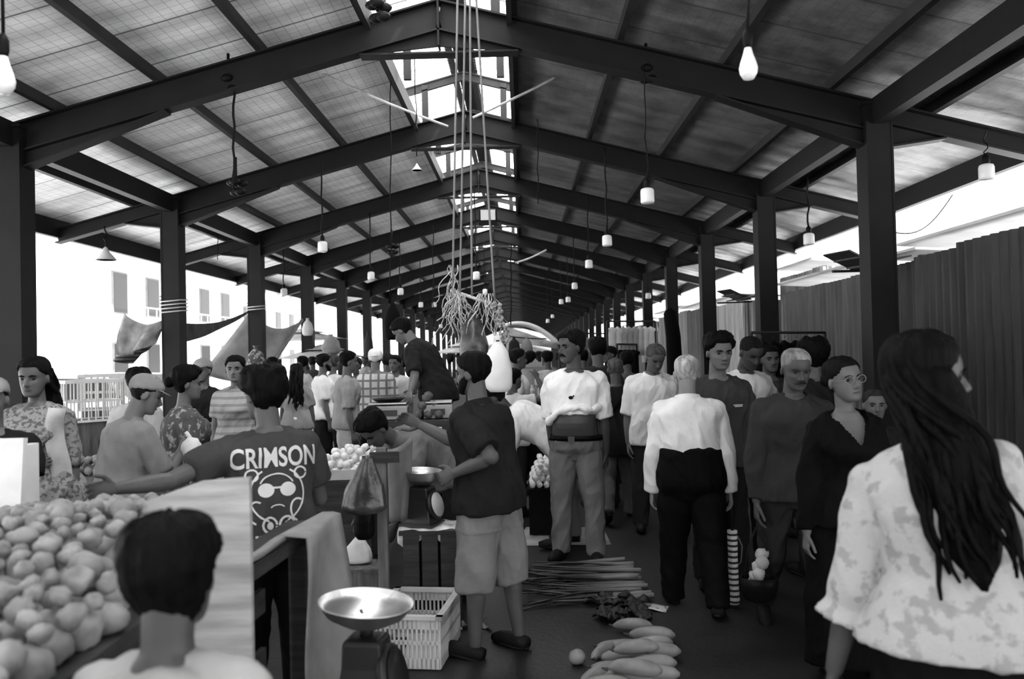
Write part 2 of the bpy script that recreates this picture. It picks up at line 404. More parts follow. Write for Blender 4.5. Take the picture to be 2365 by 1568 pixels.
TX_F = [(-.3, .178), (-.12, .187), (0, .182), (.2, .155), (.38, .138), (.6, .148), (.8, .166), (.86, .16), (.91, .132), (.955, .098), (1.0, .064), (1.06, .054)]
TY_F = [(-.3, .105), (-.12, .122), (0, .122), (.2, .108), (.38, .10), (.6, .125), (.7, .132), (.8, .118), (.9, .09), (.955, .075), (1.0, .06), (1.06, .052)]
SKIN = {}
def skin(c):
    if c not in SKIN: SKIN[c] = mat('skin tone %d' % len(SKIN), c*1.05, .5, spec=.25, var=.1, vscale=9, bump=.06, bscale=120)
    return SKIN[c]
def hairm(c):
    return M(c, .62, bump=.8, bscale=110, var=.5, vscale=40, stretch=(1, 1, .12), spec=.05)
UP = {'hang': lambda s: ((s*.16, 0., -1), (s*.04, .22, -1)), 'back': lambda s: ((s*.14, -.3, -1), (s*-.3, -.1, -1)), 'swing': lambda s: ((s*.14, .35, -1), (s*.0, .6, -1)),
      'swingb': lambda s: ((s*.14, -.35, -1), (s*.05, .05, -1)), 'hip': lambda s: ((s*.75, -.35, -.8), (s*-.75, .5, -.45)), 'carry': lambda s: ((s*.15, -.05, -1), (s*-.15, 1, .1)), 'fold': lambda s: ((s*.2, .25, -1), (s*-1, .55, .1)), 'up': lambda s: ((s*.4, .5, -.7), (s*-.1, .2, 1))}

def person(label, at, rz, Ht=1.65, hp=0., pitch=4., side=0., twist=0., head=(0, 0, 0), L='hang', Rr='hang', legs=((0, 3, 0), (0, 3, 0)), fem=False, sw=1., fat=1., belly=0.,
           hair='short', hT=.05, hc=.018, sk=.12, top=None, bottom=None, shoe=.03, vox=.007, hipz=None, z0=0., face=True, beard=0, brim=None, long=None, lc=None, hseed=None, body_only=None, arms=(1, 1), neckfold=0., name='person', grip=25.):
    """builds one posed figure: body (one continuous skin), clothes, hair, eyes, shoes"""
    k = Ht/1.70; root = empty(name, label, 'person', (at[0], at[1], z0), R(rz))
    ml = Matrix.Translation((at[0], at[1], z0)) @ Matrix.Rotation(R(rz), 4, 'Z'); mi = ml.inverted()
    TX, TY = (TX_F, TY_F) if fem else (TX_M, TY_M)
    hs = hseed if hseed is not None else rng.random()*40
    # --- legs (thigh forward deg, out deg, knee bend deg)
    LT, LS, LA = .415*k, .40*k, .07*k
    leg = {}
    for sx, (fw, out, kn) in ((-1, legs[0]), (1, legs[1])):
        a, b = R(fw), R(fw-kn)
        d1 = V((sx*math.sin(R(out))*math.cos(a), math.sin(a), -math.cos(a)*math.cos(R(out)))).normalized()
        d2 = V((sx*math.sin(R(out*.6))*math.cos(b), math.sin(b), -math.cos(b))).normalized()
        leg[sx] = (d1, d2)
    drop = max(-(d1*LT+d2*LS).z for d1, d2 in leg.values())
    hz = hipz if hipz is not None else drop+LA
    hip = V((0, 0, hz)); SPL = .51*k
    def Rot(s): return Matrix.Rotation(R(twist*s), 3, 'Z') @ Matrix.Rotation(R(side*s), 3, 'Y') @ Matrix.Rotation(-R(hp+pitch*s), 3, 'X')
    R0 = Rot(0); NS = 24; pts = [hip.copy()]
    for i in range(NS): pts.append(pts[-1] + Rot((i+.5)/NS) @ V((0, 0, SPL/NS)))
    def spine(s):
        if s <= 0: return hip + R0 @ V((0, 0, s*SPL))
        if s >= 1: return pts[-1] + Rot(1) @ V((0, 0, (s-1)*SPL))
        i = int(s*NS); return pts[i].lerp(pts[i+1], s*NS-i)
    def ring(s, inf=0., n=28, rx=None, ry=None):
        x = (interp(TX, s)*fat*(sw if s > .5 else lerp(1, sw, max(0, s)/.5)))*k; y = interp(TY, s)*fat*k
        bl = belly*gs(s-.3, .22)*k; y += bl/2
        if rx: x, y = rx, ry
        x += inf; y += inf; r = Rot(min(1, max(0, s))); c = spine(s) + r @ V((0, bl/2 + .012*k*gs(s-.72, .2), 0)); e = 2/2.5; out = []
        for j in range(n):
            a = 2*math.pi*j/n; sn, cs = math.sin(a), math.cos(a)
            yy = math.copysign(abs(cs)**e, cs)*y
            if fem and cs > 0: yy += (.03*k)*gs(s-.66, .1)*cs
            out.append(c + r @ V((math.copysign(abs(sn)**e, sn)*x, yy, 0)))
        return out
    def torso(s0, s1, inf, n=16): return [ring(lerp(s0, s1, i/n), inf(lerp(s0, s1, i/n)) if callable(inf) else inf) for i in range(n+1)]
    B = MB(); B.loft(torso(-.17, 1.05, lambda s: -.03*k*sst((-.05-s)/.12)))
    # --- head
    Rh = Matrix.Rotation(R(head[0]), 3, 'Z') @ Matrix.Rotation(-R(head[1]), 3, 'X') @ Matrix.Rotation(R(head[2]), 3, 'Y')
    c7 = spine(1.0); hh = .236*k*(1.0 if Ht > 1.45 else 1.08)
    nv = (Rot(1) @ V((0, 0, 1)) + Rh @ V((0, 0, 1))).normalized()
    hc_ = c7 + nv*.085*k + Rh @ V((0, .03*k, .105*k))
    hb = hc_ - Rh @ V((0, 0, .5*hh))
    fr = lambda p: hb + Rh @ V((p.x, p.y-.01*k, p.z))
    B.tube([spine(.96), c7 + nv*.05*k, hc_ - Rh @ V((0, .02*k, .03*k))], [.064*k*(.88 if fem else 1), .056*k*(.86 if fem else 1), .058*k*(.86 if fem else 1)], 14)
    head_shell(B, fr, hh, lambda z, a: 0.)
    H_ = lambda x, y, z: fr(V((x, y, z))*hh)
    B.tube([H_(0, .34, .53), H_(0, .40, .44), H_(0, .455, .345), H_(0, .40, .30)], [.03*hh, .042*hh, .055*hh, .04*hh], 8)
    for sx in (-1, 1):
        B.ball(H_(sx*.05, .39, .325), .038*hh, 8, 6)
        B.ball(H_(sx*.345, -.03, .44), (.035*hh, .085*hh, .125*hh), 10, 8, rot=Rh @ Matrix.Rotation(R(-sx*22), 3, 'Z') @ Matrix.Rotation(R(-12), 3, 'X'))
    # --- arms
    ua, fa = .295*k, .25*k; arm = {}
    for sx, sp, on in ((-1, L, arms[0]), (1, Rr, arms[1])):
        sh = spine(.865) + Rot(.9) @ V((sx*(.168 if not fem else .15)*k*sw*(fat*.5+.5), 0, 0))
        if isinstance(sp, str): u, f = UP[sp](sx); u, f = Rot(.5) @ V(u), Rot(.3) @ V(f)
        elif sp[0] == 'ik':
            T = mi @ V(sp[1]); d = T - sh; D = min(d.length, (ua+fa)*.985); d.normalize()
            pole = V(sp[2]); pole = (pole - d*pole.dot(d)).normalized()
            ca = (ua*ua + D*D - fa*fa)/(2*ua*D); u = d*ca + pole*math.sqrt(max(0, 1-ca*ca)); f = (sh + d*D) - (sh + u*ua)
        else: u, f = V(sp[0]), V(sp[1])
        u = V(u).normalized(); f = V(f).normalized(); el = sh + u*ua; wr = el + f*fa
        arm[sx] = (sh, el, wr, u, f)
        if not on: continue
        g = (.9 if fem else 1.)*(.6+.4*fat)*k
        B.tube([sh - u*.02*k, sh + u*.06*k, sh + u*.17*k, el, el + f*.06*k, el + f*.15*k, wr], [.044*g, .050*g, .047*g, .04*g, .043*g, .036*g, .026*g], 12)
        B.ball(sh, .05*g, 12, 8); B.ball(el, .041*g, 10, 7)
        # hand: palm, four fingers, thumb
        pn = V((-sx, 0, 0)) if not (len(sp) > 3 and not isinstance(sp, str)) else V(sp[3])
        pn = (pn - f*pn.dot(f)); pn = pn.normalized() if pn.length > .1 else V((0, 1, 0)).cross(f).normalized()
        sd = f.cross(pn)*1.0; q = k*(.9 if fem else 1.)
        fwd = V((0, 1, 0)); sd = sd if (sd.dot(fwd)+.2*sd.z) > 0 else -sd            # thumb side
        pr = []
        for t, ww, th in ((-.01, .026, .02), (.03, .034, .017), (.075, .042, .015), (.095, .041, .012)):
            c = wr + f*t*q; pr.append([c + sd*(ww*math.cos(a))*q + pn*(th*math.sin(a))*q for a in (2*math.pi*j/12 for j in range(12))])
        B.loft(pr)
        for i, (o_, ln) in enumerate(((.031, .072), (.0105, .08), (-.0105, .075), (-.031, .06))):
            p = wr + f*.088*q + sd*o_*q; dr = (f + sd*o_*1.4).normalized(); ps = [p]; cu = R(grip)*(1+.12*i)
            for s_ in (.42, .32, .26):
                dr = (dr*math.cos(cu) + pn*math.sin(cu)).normalized(); p = p + dr*ln*s_*q; ps.append(p)
            B.tube(ps, [.0098*q, .009*q, .0082*q, .007*q], 7)
        p = wr + f*.02*q + sd*.026*q; d0 = (f*.75 + sd*.75 + pn*.25).normalized(); d1 = (f*.95 + sd*.25 + pn*.35).normalized()
        B.tube([p, p + d0*.042*q, p + d0*.042*q + d1*.035*q, p + d0*.042*q + d1*.06*q], [.014*q, .0115*q, .0105*q, .0085*q], 7)
    # --- legs
    lj = {}
    for sx in (-1, 1):
        d1, d2 = leg[sx]; hj = hip + R0 @ V((sx*.088*k*fat, 0, -.03*k)); kn = hj + d1*LT; an = kn + d2*(LS-.03*k); lj[sx] = (hj, kn, an, d1, d2)
        g = k*(.75+.25*fat)
        B.tube([hj, hj + d1*.12*k, hj + d1*.28*k, kn, kn + d2*.1*k + V((0, -.008*k, 0)), kn + d2*.2*k, an], [.088*g, .084*g, .068*g, .054*g, .054*g, .045*g, .034*g], 14)
        B.ball(kn, .054*g, 10, 7)
        ft = V((d1.x*.4+sx*.15, 1, 0)).normalized(); tl = R(max(-10, min(45, -math.degrees(math.asin(max(-1, min(1, d2.y)))) - 8))); 
        fd = (ft*math.cos(tl) + V((0, 0, -1))*math.sin(tl)).normalized(); dn = (V((0, 0, -1))*math.cos(tl) - ft*math.sin(tl))
        hl = an + dn*.035*k - fd*.045*k; lj[sx] += (hl, fd, dn)
        B.tube([hl, hl + fd*.05*k, hl + fd*.12*k + dn*.008*k, hl + fd*.18*k + dn*.014*k, hl + fd*.235*k + dn*.018*k], [.03*k, .036*k, .038*k, .036*k, .018*k], 10)
    for sx in (-1, 1): B.tube([spine(.98), arm[sx][0].lerp(spine(.93), .35), arm[sx][0]], [.045*k, .045*k, .045*k], 12)
    body = soft('body', B, skin(sk), root, vox, 2)
    if face:
        for sx in (-1, 1):
            MB().ball(H_(sx*.138, .298, .49), (.05*hh, .05*hh, .038*hh), 10, 7, rot=Rh).build('eye', M(.05, .3, bump=0, var=0), root, True)
        for sx in (-1, 1): MB().tube([H_(sx*.06, .385, .555), H_(sx*.14, .385, .578), H_(sx*.22, .335, .56)], [.016*hh, .022*hh, .01*hh], 6).build('eyebrow', hairm(min(hc, .06)), root, True)
        MB().tube([H_(-.11, .345, .198), H_(-.05, .385, .202), H_(0, .392, .198), H_(.05, .385, .202), H_(.11, .345, .198)], [.008*hh, .02*hh, .022*hh, .02*hh, .008*hh], 6).build('lips', skin(sk*.6), root, True)
    if beard:
        mo = MB()
        if beard in (1, 3): mo.tube([H_(-.15, .33, .2), H_(-.08, .385, .25), H_(0, .405, .265), H_(.08, .385, .25), H_(.15, .33, .2)], [.012*hh, .032*hh, .036*hh, .032*hh, .012*hh], 7)
        if beard in (2, 3):
            def bo(z, a):
                d = abs(math.degrees((a+math.pi) % (2*math.pi)-math.pi)); t = sst((interp([(0, .15), (30, .2), (50, .3), (85, .5), (100, .5)], d)-z)/.04+.5)*(1 if d < 100 else 0)
                return -.04*(1-t)+.025*t
            head_shell(mo, fr, hh, bo, 22, 30)
        mo.build('beard' if beard > 1 else 'moustache', hairm(min(hc, .05)), root, True)
    # --- hair
    if hair and hair != 'none':
        hm = MB(); head_shell(hm, fr, hh, hair_off(hair, hT, hs), 34, 48)
        iscap = hair in ('cap', 'capback')
        if iscap:
            sgn = 1 if hair == 'cap' else -1
            rr = [[H_((.30-.0*t)*math.sin(a)*(1.05), sgn*(.30*math.cos(a)*.6 + t*.30*max(0, math.cos(a)) + .14), .70 - t*.07*max(0, math.cos(a))+.012*b_) for a in (R(-90+180*j/10) for j in range(11))] for t, b_ in ((0, 1), (1, 1), (1, -1), (0, -1))]
            v = [p for r_ in rr for p in r_]; f = [(i*11+j, ((i+1) % 4)*11+j, ((i+1) % 4)*11+j+1, i*11+j+1) for i in range(4) for j in range(10)] + [(0, 11, 22, 33), (43, 32, 21, 10)]
            hm.add(v, f)
        if hair == 'bun' or long == 'bun': hm.ball(H_(0, -.53, .52), .17*hh, 14, 10, f=lambda p: p*(1+.12*noise.noise(p*4)))
        hobj = hm.build('cap' if iscap else 'hair', M(hc, .85, var=.2) if iscap else hairm(hc), root, True)
        if iscap:   # hair under the cap
            h2 = MB(); head_shell(h2, fr, hh, hair_off('short', .03, hs), 24, 36); h2.build('hair', hairm(.02), root, True)
        if isinstance(long, (int, float)):
            h3 = MB(); r2 = random.Random(int(hs*10)); ls = long*k
            for i in range(26 if vox < .006 else 14):
                a = R(r2.uniform(95, 265)); z0_ = r2.uniform(.35, .8); p0 = fr(head_pt(z0_, a, .03)*hh)
                ln = ls*r2.uniform(.62, .96); ps = [p0]; ph = r2.uniform(0, 6.28); lat = math.sin(a)
                off = (lc or V((0, 0, 0)))
                for j in range(1, 15):
                    t = j/14
                    tgt = V((lat*(.075+.03*t)*k, -(.13*k) - r2.uniform(0, .02) - .02*k*t, 0)) 
                    base = V((c7.x + tgt.x*(1-.1*t) + off.x*t, lerp(p0.y, c7.y + tgt.y + off.y*t, sst(t*2.5)), p0.z - ln*t))
                    base.x = lerp(p0.x, base.x, sst(t*2.)) + .012*math.sin(ph+t*13)*t; base.y += .010*math.cos(ph+t*11)
                    ps.append(base)
                h3.tube(ps, [(.006 if vox < .006 else .012)*k*(.6 + 1.2*math.sin(math.pi*min(1, .15+.8*t))) if t < 1 else .004 for t in (j/14 for j in range(15))], 6)
            ms = []
            for j in range(17):
                t = j/16; w_ = .094*k*interp([(0, .9), (.3, .92), (.6, 1.), (.85, .7), (1, .15)], t)*(1+.08*math.sin(t*19+hs)); d_ = .055*k*(1-.5*t)
                c = V((c7.x + (lc.x if lc else 0)*t + .012*math.sin(t*7+hs), lerp(hc_.y-.05*k, c7.y-.125*k, sst(t*2.2)), hc_.z + .03*k - ls*.98*t))
                ms.append([c + V((math.sin(a)*w_*(1+.10*noise.noise(V((math.sin(a)*3, t*7, hs)))), math.cos(a)*d_*(1+.3*noise.noise(V((a*2, t*3, hs)))), 0)) for a in (2*math.pi*i/30 for i in range(30))])
            h3.loft(ms)
            h3.build('long_hair', hairm(hc), root, True)
    # --- clothes
    cv = max(.008, vox*1.3)
    if bottom:
        b = dict(kind='trousers', to=2., inf=.016, m=M(.05), w=.22, loose=1., amp=.011) | bottom
        T = MB()
        if b['kind'] == 'skirt':
            hem = b.get('hem', .12); zw = spine(b['w']); foot = (lj[-1][2]+lj[1][2])/2; n = 12; rings = [ring(lerp(b['w'], 0, i/4), b['inf']) for i in range(5)]
            spread = abs(lj[-1][2].y-lj[1][2].y)/2
            for i in range(1, n+1):
                t = i/n; c = hip.lerp(V((foot.x, foot.y, 0)), t); c.z = lerp(hip.z, hem, t)
                rx = lerp(interp(TX, 0)*fat*k + b['inf'], b.get('rx', .2)*k, t); ry = lerp(interp(TY, 0)*fat*k + b['inf'], (b.get('ry', .17)*k + spread), sst(t))
                rings.append([c + V((math.sin(a)*rx, math.cos(a)*ry, 0))*(1+.05*t*math.sin(a*9+hs)) for a in (2*math.pi*j/28 for j in range(28))])
            T.loft(rings)
        else:
            T.loft([ring(q_, b['inf'] - .045*k*sst((-.08-q_)/.18)) for q_ in (lerp(-.27, b['w'], i/10) for i in range(11))])
            for sx in (-1, 1):
                hj, kn, an, d1, d2 = lj[sx][:5]; to = b['to']; lo = b['loose']; g = k*(.75+.25*fat)
                full = [(hj, .105*g), (hj + d1*.14*k, .1*g*lo), (hj + d1*.28*k, .088*g*lo), (kn, .076*g*lo), (kn + d2*.12*k, .072*g*lo), (kn + d2*.24*k, .066*g*lo), (an + d2*.02*k, .062*g*lo)]
                if to < 1.9:
                    tt = to*LT if to <= 1 else 0
                    full = [(hj, .105*g), (hj + d1*.14*k, .105*g*lo), (hj + d1*min(tt, LT)*.85, .1*g*lo)] + ([(hj + d1*tt, .098*g*lo)] if to <= 1 else [(kn, .095*g*lo), (kn + d2*(to-1)*LS, .092*g*lo)])
                T.tube([p for p, _ in full], [r_ for _, r_ in full], 16)
        soft({'skirt': 'skirt', 'trousers': 'trousers' if b['to'] > 1.5 else 'shorts'}[b['kind']], T, b['m'], root, cv, 2, b['amp'], 8.)
        if b.get('belt'): 
            bm_ = MB(); bm_.loft([ring(b['w']-.02, b['inf']+.004), ring(b['w']-.02, b['inf']+.012), ring(b['w']+.055, b['inf']+.012), ring(b['w']+.055, b['inf']+.004)]); bm_.build('belt', M(b['belt'], .4), root, True)
            MB().box(spine(b['w']+.02) + V((0, interp(TY, .2)*k*fat+b['inf']+.013+belly*.9*k*gs(.22-.3, .22), 0)), (.05, .012, .04)).build('buckle', M(.25, .3, metal=1., bump=0), root)
    if top:
        t = dict(sleeve=.55, hem=-.12, inf=.018, m=M(.2), flare=.02, amp=.011, col=None, cuff=1., neck=1.0, armr=1., name='shirt', fs=9.) | top
        T = MB(); s0 = t['hem']
        inff = lambda s: t['inf']*k + t['flare']*k*sst((.5-s)/.5)
        T.loft(torso(s0, min(.965, t['neck']), inff, 18) + ([ring(.985, .016*k), ring(1.0, .014*k)] if t['neck'] >= 1 else []))
        if t.get('roll'):
            rp_ = ring(s0+.03, t['inf']+.012, 24); dr_ = [p + V((0, 0, .035*math.sin(i*.8+1) - t['roll']*(p - hip).x*k)) for i, p in enumerate(rp_)]
            T.tube(dr_ + [dr_[0]], [.019*k*(1+.35*math.sin(i*1.7)+.2*math.sin(i*2.9)) for i in range(25)], 8)
        for sx, on in ((-1, arms[0]), (1, arms[1])):
            if not on or not t['sleeve']: continue
            sh, el, wr, u, f = arm[sx]; g = (.92 if fem else 1.)*(.6+.4*fat)*k*t['armr']; sl = t['sleeve']
            if sl <= 1: ps = [(sh - u*.02*k, .056*g), (sh + u*.06*k, .071*g), (sh + u*ua*sl*.7, .070*g), (sh + u*ua*sl, .068*g*t['cuff'])]
            else:
                ps = [(sh - u*.02*k, .056*g), (sh + u*.07*k, .069*g), (sh + u*.18*k, .063*g), (el, .063*g), (el + f*(sl-1)*fa*.5, .056*g), (el + f*(sl-1)*fa, .048*g*t['cuff'])]
            T.tube([p for p, _ in ps], [r_ for _, r_ in ps], 14); T.ball(sh, .063*g, 12, 8); T.tube([spine(.975) + Rot(1) @ V((sx*.03*k, -.005*k, 0)), sh.lerp(spine(.93), .35) + V((0, 0, .012*k)), sh + V((0, 0, .004*k))], [.048*k, .056*k, .056*g], 12)
        so_ = soft(t['name'], T, t['m'], root, cv, 2, t['amp'], t['fs'])
        if t.get('vneck'): so_['vneck'] = (c7.z - t['vneck'], spine(.85).y)
        if t['col']:
            cc = MB(); n = 20; nr = (.066 if not fem else .058)*k
            rr = []
            for rr_, dz in ((nr+.004, -.012), (nr+.002, .035*k), (nr+.008, .037*k), (nr+.022, .0), (nr+.016, -.02)):
                rr.append([c7 + nv*dz + Rot(1) @ V((math.sin(a)*rr_*1.12, math.cos(a)*rr_*1.05+.012*k, -.03*k*max(0, math.cos(a))**2)) for a in (2*math.pi*j/n for j in range(n))])
            cc.loft(rr, caps=False); cc.build('collar', t['col'], root, True)
    if shoe is not None:
        for sx in (-1, 1):
            hl, fd, dn = lj[sx][5:8]; s_ = MB()
            s_.tube([hl - fd*.012*k, hl + fd*.05*k, hl + fd*.13*k + dn*.006*k, hl + fd*.19*k + dn*.012*k, hl + fd*.255*k + dn*.02*k], [.036*k, .044*k, .045*k, .044*k, .022*k], 12)
            c = hl + fd*.118*k + dn*.03*k; rt = Matrix((fd.cross(-dn), fd, -dn)).transposed(); s_.lathe([(.001, -.008), (1, -.008), (1, .006), (.001, .006)], n=20); s_.v[-80:] = [tuple(c + rt @ V((p[0]*.044*k, p[1]*.137*k, p[2]*k))) for p in s_.v[-80:]]
            so_ = s_.build('shoe', M(shoe, .5), root, True)
    root['_x'] = 0; del root['_x']
    return dict(root=root, spine=spine, Rot=Rot, arm=arm, H=H_, k=k, hh=hh, ring=ring, ml=ml, Rh=Rh, c7=c7, lj=lj, hip=hip, fr=fr)
def stand(x, ytop, d):
    """ground spot and height of a figure whose crown shows at pixel (x, ytop)"""
    p = P(x, ytop, d); return (p.x, p.y), p.z
# ================================================================ THE CROWD
PPL = {}
def put(key, label, x, ytop, d, rz, **k):
    at, h = stand(x, ytop, d); h = k.pop('Ht', h)
    PPL[key] = person(label, at, rz, h, **k); return PPL[key]
def T(c, **k): return dict(m=M(c, **{q: k.pop(q) for q in ('pat', 'pc', 'ps', 'pw', 'var', 'vscale', 'stretch') if q in k})) | k
NEAR, MID, FAR = .0055, .007, .012
# --- nearest
put('boy', 'young person seen from behind at the potato heap, round dark hair, pale shirt', 374, 1225, 1.42, 0, Ht=1.335, hT=.075, hc=.012, head=(-6, 0, 0), sk=.1, top=T(.42, sleeve=.6, flare=.02, armr=1.1), bottom=T(.08), L='carry', vox=NEAR, face=False, sw=.92, hseed=3, hair='shag')
put('blouse', 'woman in a white patterned blouse with long wavy dark hair, nearest on the right', 2192, 764, 2.12, -28, fem=True, fat=1.02, side=-15, head=(-68, -2, 3), hair='short', hT=.05, hc=.012, sk=.11, long=.56, lc=V((.13, -.01, 0)), hseed=5,
    top=dict(m=M(.47, pat='blotch', pc=.36, ps=24, pw=.53), sleeve=1.32, cuff=1.75, hem=.0, flare=.05, amp=.006, name='blouse', armr=1.05), bottom=dict(kind='skirt', m=M(.015), hem=.05, w=.2, rx=.26), L=((-.2, -.10, -1), (-.24, .08, -1)), Rr='carry', vox=NEAR)
put('tee', 'man with tousled black hair in a printed dark tee, reaching over the potatoes', 622, 852, 3.6, 28, hT=.125, hc=.012, head=(22, 8, 0), sk=.13, fat=1.02,
    top=T(.085, sleeve=.66, hem=-.06, flare=.03, armr=1.08), bottom=T(.012), L=('ik', P(266, 1128, 3.2), (-.2, .5, -1)), Rr=((.3, .3, -1), (-.2, 1, -.1)), vox=NEAR, pitch=8, hseed=8)
put('polo', 'bearded man in a dark polo and pale shorts, reaching out past the hanging scale', 1122, 811, 4.5, 58, pitch=13, hT=.045, hc=.012, head=(10, 2, 0), sk=.12, beard=3, fat=1.05,
    top=T(.035, sleeve=.82, hem=-.14, flare=.03, col=M(.035), armr=1.1), bottom=T(.24, to=1.15, loose=1.15, w=.1), Rr=('ik', P(972, 982, 4.75), (0, -.2, -1)), L=('ik', P(1050, 1092, 4.32), (-.3, -.6, -1)), legs=((4, 3, 4), (-6, 4, 2)), vox=NEAR, hseed=11)
# --- left group
put('patterned', 'woman with long loose hair in a long patterned tunic beside the left column', 88, 826, 5.0, 192, fem=True, hc=.015, sk=.13, long=.42, head=(-8, 6, 0), hair='short', hT=.045, top=T(.30, pat='blotch', pc=.15, ps=44, pw=.5, sleeve=1.1, hem=-.75, flare=.06, name='tunic'), bottom=T(.2), vox=MID, L='hang', Rr='fold')
sc_ = PPL['patterned']; mb = MB(); k_ = sc_['k']
mb.grid(lambda u, v: sc_['spine'](1.0-.02*v) + V((-.10-.09*v+.02*math.sin(u*9), .11+.03*math.sin(u*4+v*3)-.02*v, .0-.78*u + .0*v)), 14, 4, thick=(0, .012, 0))
mb.build('scarf', M(.5, var=.2), sc_['root'], True)
put('edge', 'person in dark clothes cut off at the left edge of the picture', -18, 872, 4.1, 200, sk=.15, top=T(.03, sleeve=.6), bottom=T(.03), Rr='up', L=((-.1, .3, -.9), (.3, .4, 1)), vox=MID, hair='cap', hc=.3)
put('capman', 'man in a faded cap and plain grey tee turned away, handing over a bag', 283, 882, 4.6, -38, hair='cap', hc=.24, hT=.05, sk=.16, pitch=12, head=(-20, 22, 0), top=T(.24, sleeve=.85, hem=-.12, flare=.04), bottom=T(.07), Ht=1.57, Rr=('ik', P(418, 1042, 4.75), (.5, -.3, -1)), L=((-.25, -.15, -1), (-.1, .15, -1)), vox=MID)
put('whiteback', 'man with thick black hair in a pale shirt, behind the man in a cap', 305, 850, 6.2, -15, hc=.012, hT=.06, sk=.14, top=T(.42, sleeve=.8), bottom=T(.07), vox=MID, pitch=12)
put('bunwoman', 'woman with black hair in a full bun and a dark patterned dress, facing right', 416, 848, 5.5, -52, fem=True, hair='bun', hT=.09, hc=.01, sk=.15, head=(-14, 4, 0), top=T(.12, pat='blotch', pc=.36, ps=26, pw=.55, sleeve=.8, hem=-.2, name='blouse'), bottom=dict(kind='skirt', m=M(.15, pat='blotch', pc=.4, ps=12, pw=.55)), vox=MID, Rr='carry', L='carry')
put('capdark', 'man in a light cap and black tee at the back by the tarpaulin', 472, 829, 8.0, 172, hair='cap', hc=.36, sk=.17, top=T(.03, sleeve=.7), bottom=T(.1), vox=MID, Rr='fold', L='carry')
put('sari', 'woman in a pale draped sari looking towards the camera by the tarpaulin', 545, 823, 7.4, 188, fem=True, hair='bun', hc=.014, hT=.05, sk=.17, top=T(.38, pat='bands', pc=.27, ps=5, pw=.6, sleeve=.6, hem=-.1), bottom=dict(kind='skirt', m=M(.4, pat='bands', pc=.3, ps=8, pw=.7)), vox=MID)
put('longback', 'woman with long dark hair down her back in a grey top and white skirt', 684, 841, 10.2, 8, fem=True, hc=.02, long=.5, hT=.05, top=T(.3, sleeve=.7), bottom=dict(kind='skirt', m=M(.75)), vox=FAR, face=False)
put('beardwhite', 'bearded man in a white tee standing left of a similar group, facing right', 741, 818, 11, -65, hc=.015, beard=3, sk=.15, top=T(.75, sleeve=.8), bottom=T(.02, to=1.2), vox=FAR, face=False)
put('darkshort', 'man in a pale shirt and black trousers behind the man with hand on hip', 766, 820, 12, -30, hc=.08, top=T(.6, sleeve=.8), bottom=T(.015), vox=FAR, face=False)
put('hipman', 'tall man in a light shirt and trousers with his hand on his hip', 797, 812, 9.4, -72, hc=.014, hT=.05, sk=.16, top=T(.36, sleeve=.9, hem=-.12), bottom=T(.55), L='hip', Rr='hang', vox=MID, face=False)
put('whitewoman', 'woman in a white top seen past the shoulder of the man with hand on hip', 823, 826, 11.5, 168, fem=True, hc=.03, top=T(.75, sleeve=.7), bottom=dict(kind='skirt', m=M(.2)), vox=FAR)
put('plaid', 'man in a plaid shirt and white cap with his back turned', 866, 806, 10.5, 4, hair='capback', hc=.8, hT=.06, sk=.2, fat=1.1, top=dict(m=M(.62, pat='plaid', pc=.25, ps=3.2, pw=.72), sleeve=.9, hem=-.22, flare=.04), bottom=T(.02), vox=MID, face=False)
put('plaidbehind', 'dark-haired man in a checked shirt right of the white-capped man', 892, 818, 12.2, -40, hc=.03, top=dict(m=M(.5, pat='plaid', pc=.2, ps=4, pw=.7), sleeve=.9), bottom=T(.05), vox=FAR, face=False)
put('strapman', 'man in a white shirt with dark bag straps facing the camera by the back counter', 914, 821, 11.4, 165, hc=.02, sk=.16, top=T(.6, sleeve=.8), bottom=T(.05), vox=FAR)
# --- stall keepers in the middle
at_, _ = stand(1012, 900, 7.7)
PPL['vendor'] = person('stallholder in a dark polo standing high behind the counter, bending over his goods', at_, 72, 1.70, hp=16, pitch=20, head=(2, 38, 0), z0=.42, hc=.014, sk=.16, top=T(.035, sleeve=.9, hem=-.2, col=M(.035)), bottom=T(.16), Rr=('ik', P(958, 900, 7.5), (-.2, -.4, -1)), L=('ik', P(947, 908, 7.2), (-.2, -.6, -1)), vox=MID, legs=((16, 3, 0), (16, 3, 0)))
at_, _ = stand(1035, 900, 5.62)
PPL['bent'] = person('man with curly dark hair in a grey tee bending low over the vegetable trays', at_, 128, 1.62, hp=46, pitch=26, head=(5, 52, 0), hc=.014, hT=.09, sk=.12, top=T(.2, sleeve=.8, hem=-.1), bottom=T(.03), L=((-.2, .35, -1), (0, .5, -1)), Rr=((.2, .35, -1), (0, .5, -1)), vox=MID, legs=((10, 4, 18), (6, 4, 18)))
at_, _ = stand(1296, 900, 6.95)
PPL['bentwhite'] = person('person in a white tee bending over behind the man in a dark polo', at_, 82, 1.68, hp=50, pitch=20, head=(0, 30, 0), hc=.02, sk=.12, top=T(.75, sleeve=1.0, hem=-.06, inf=.03), bottom=T(.25, pat='bands', pc=.3, ps=30), L=((-.1, .25, -1), (0, .2, -1)), Rr=((.1, .4, -1), (0, .3, -1)), vox=MID, legs=((4, 4, 6), (0, 4, 6)))
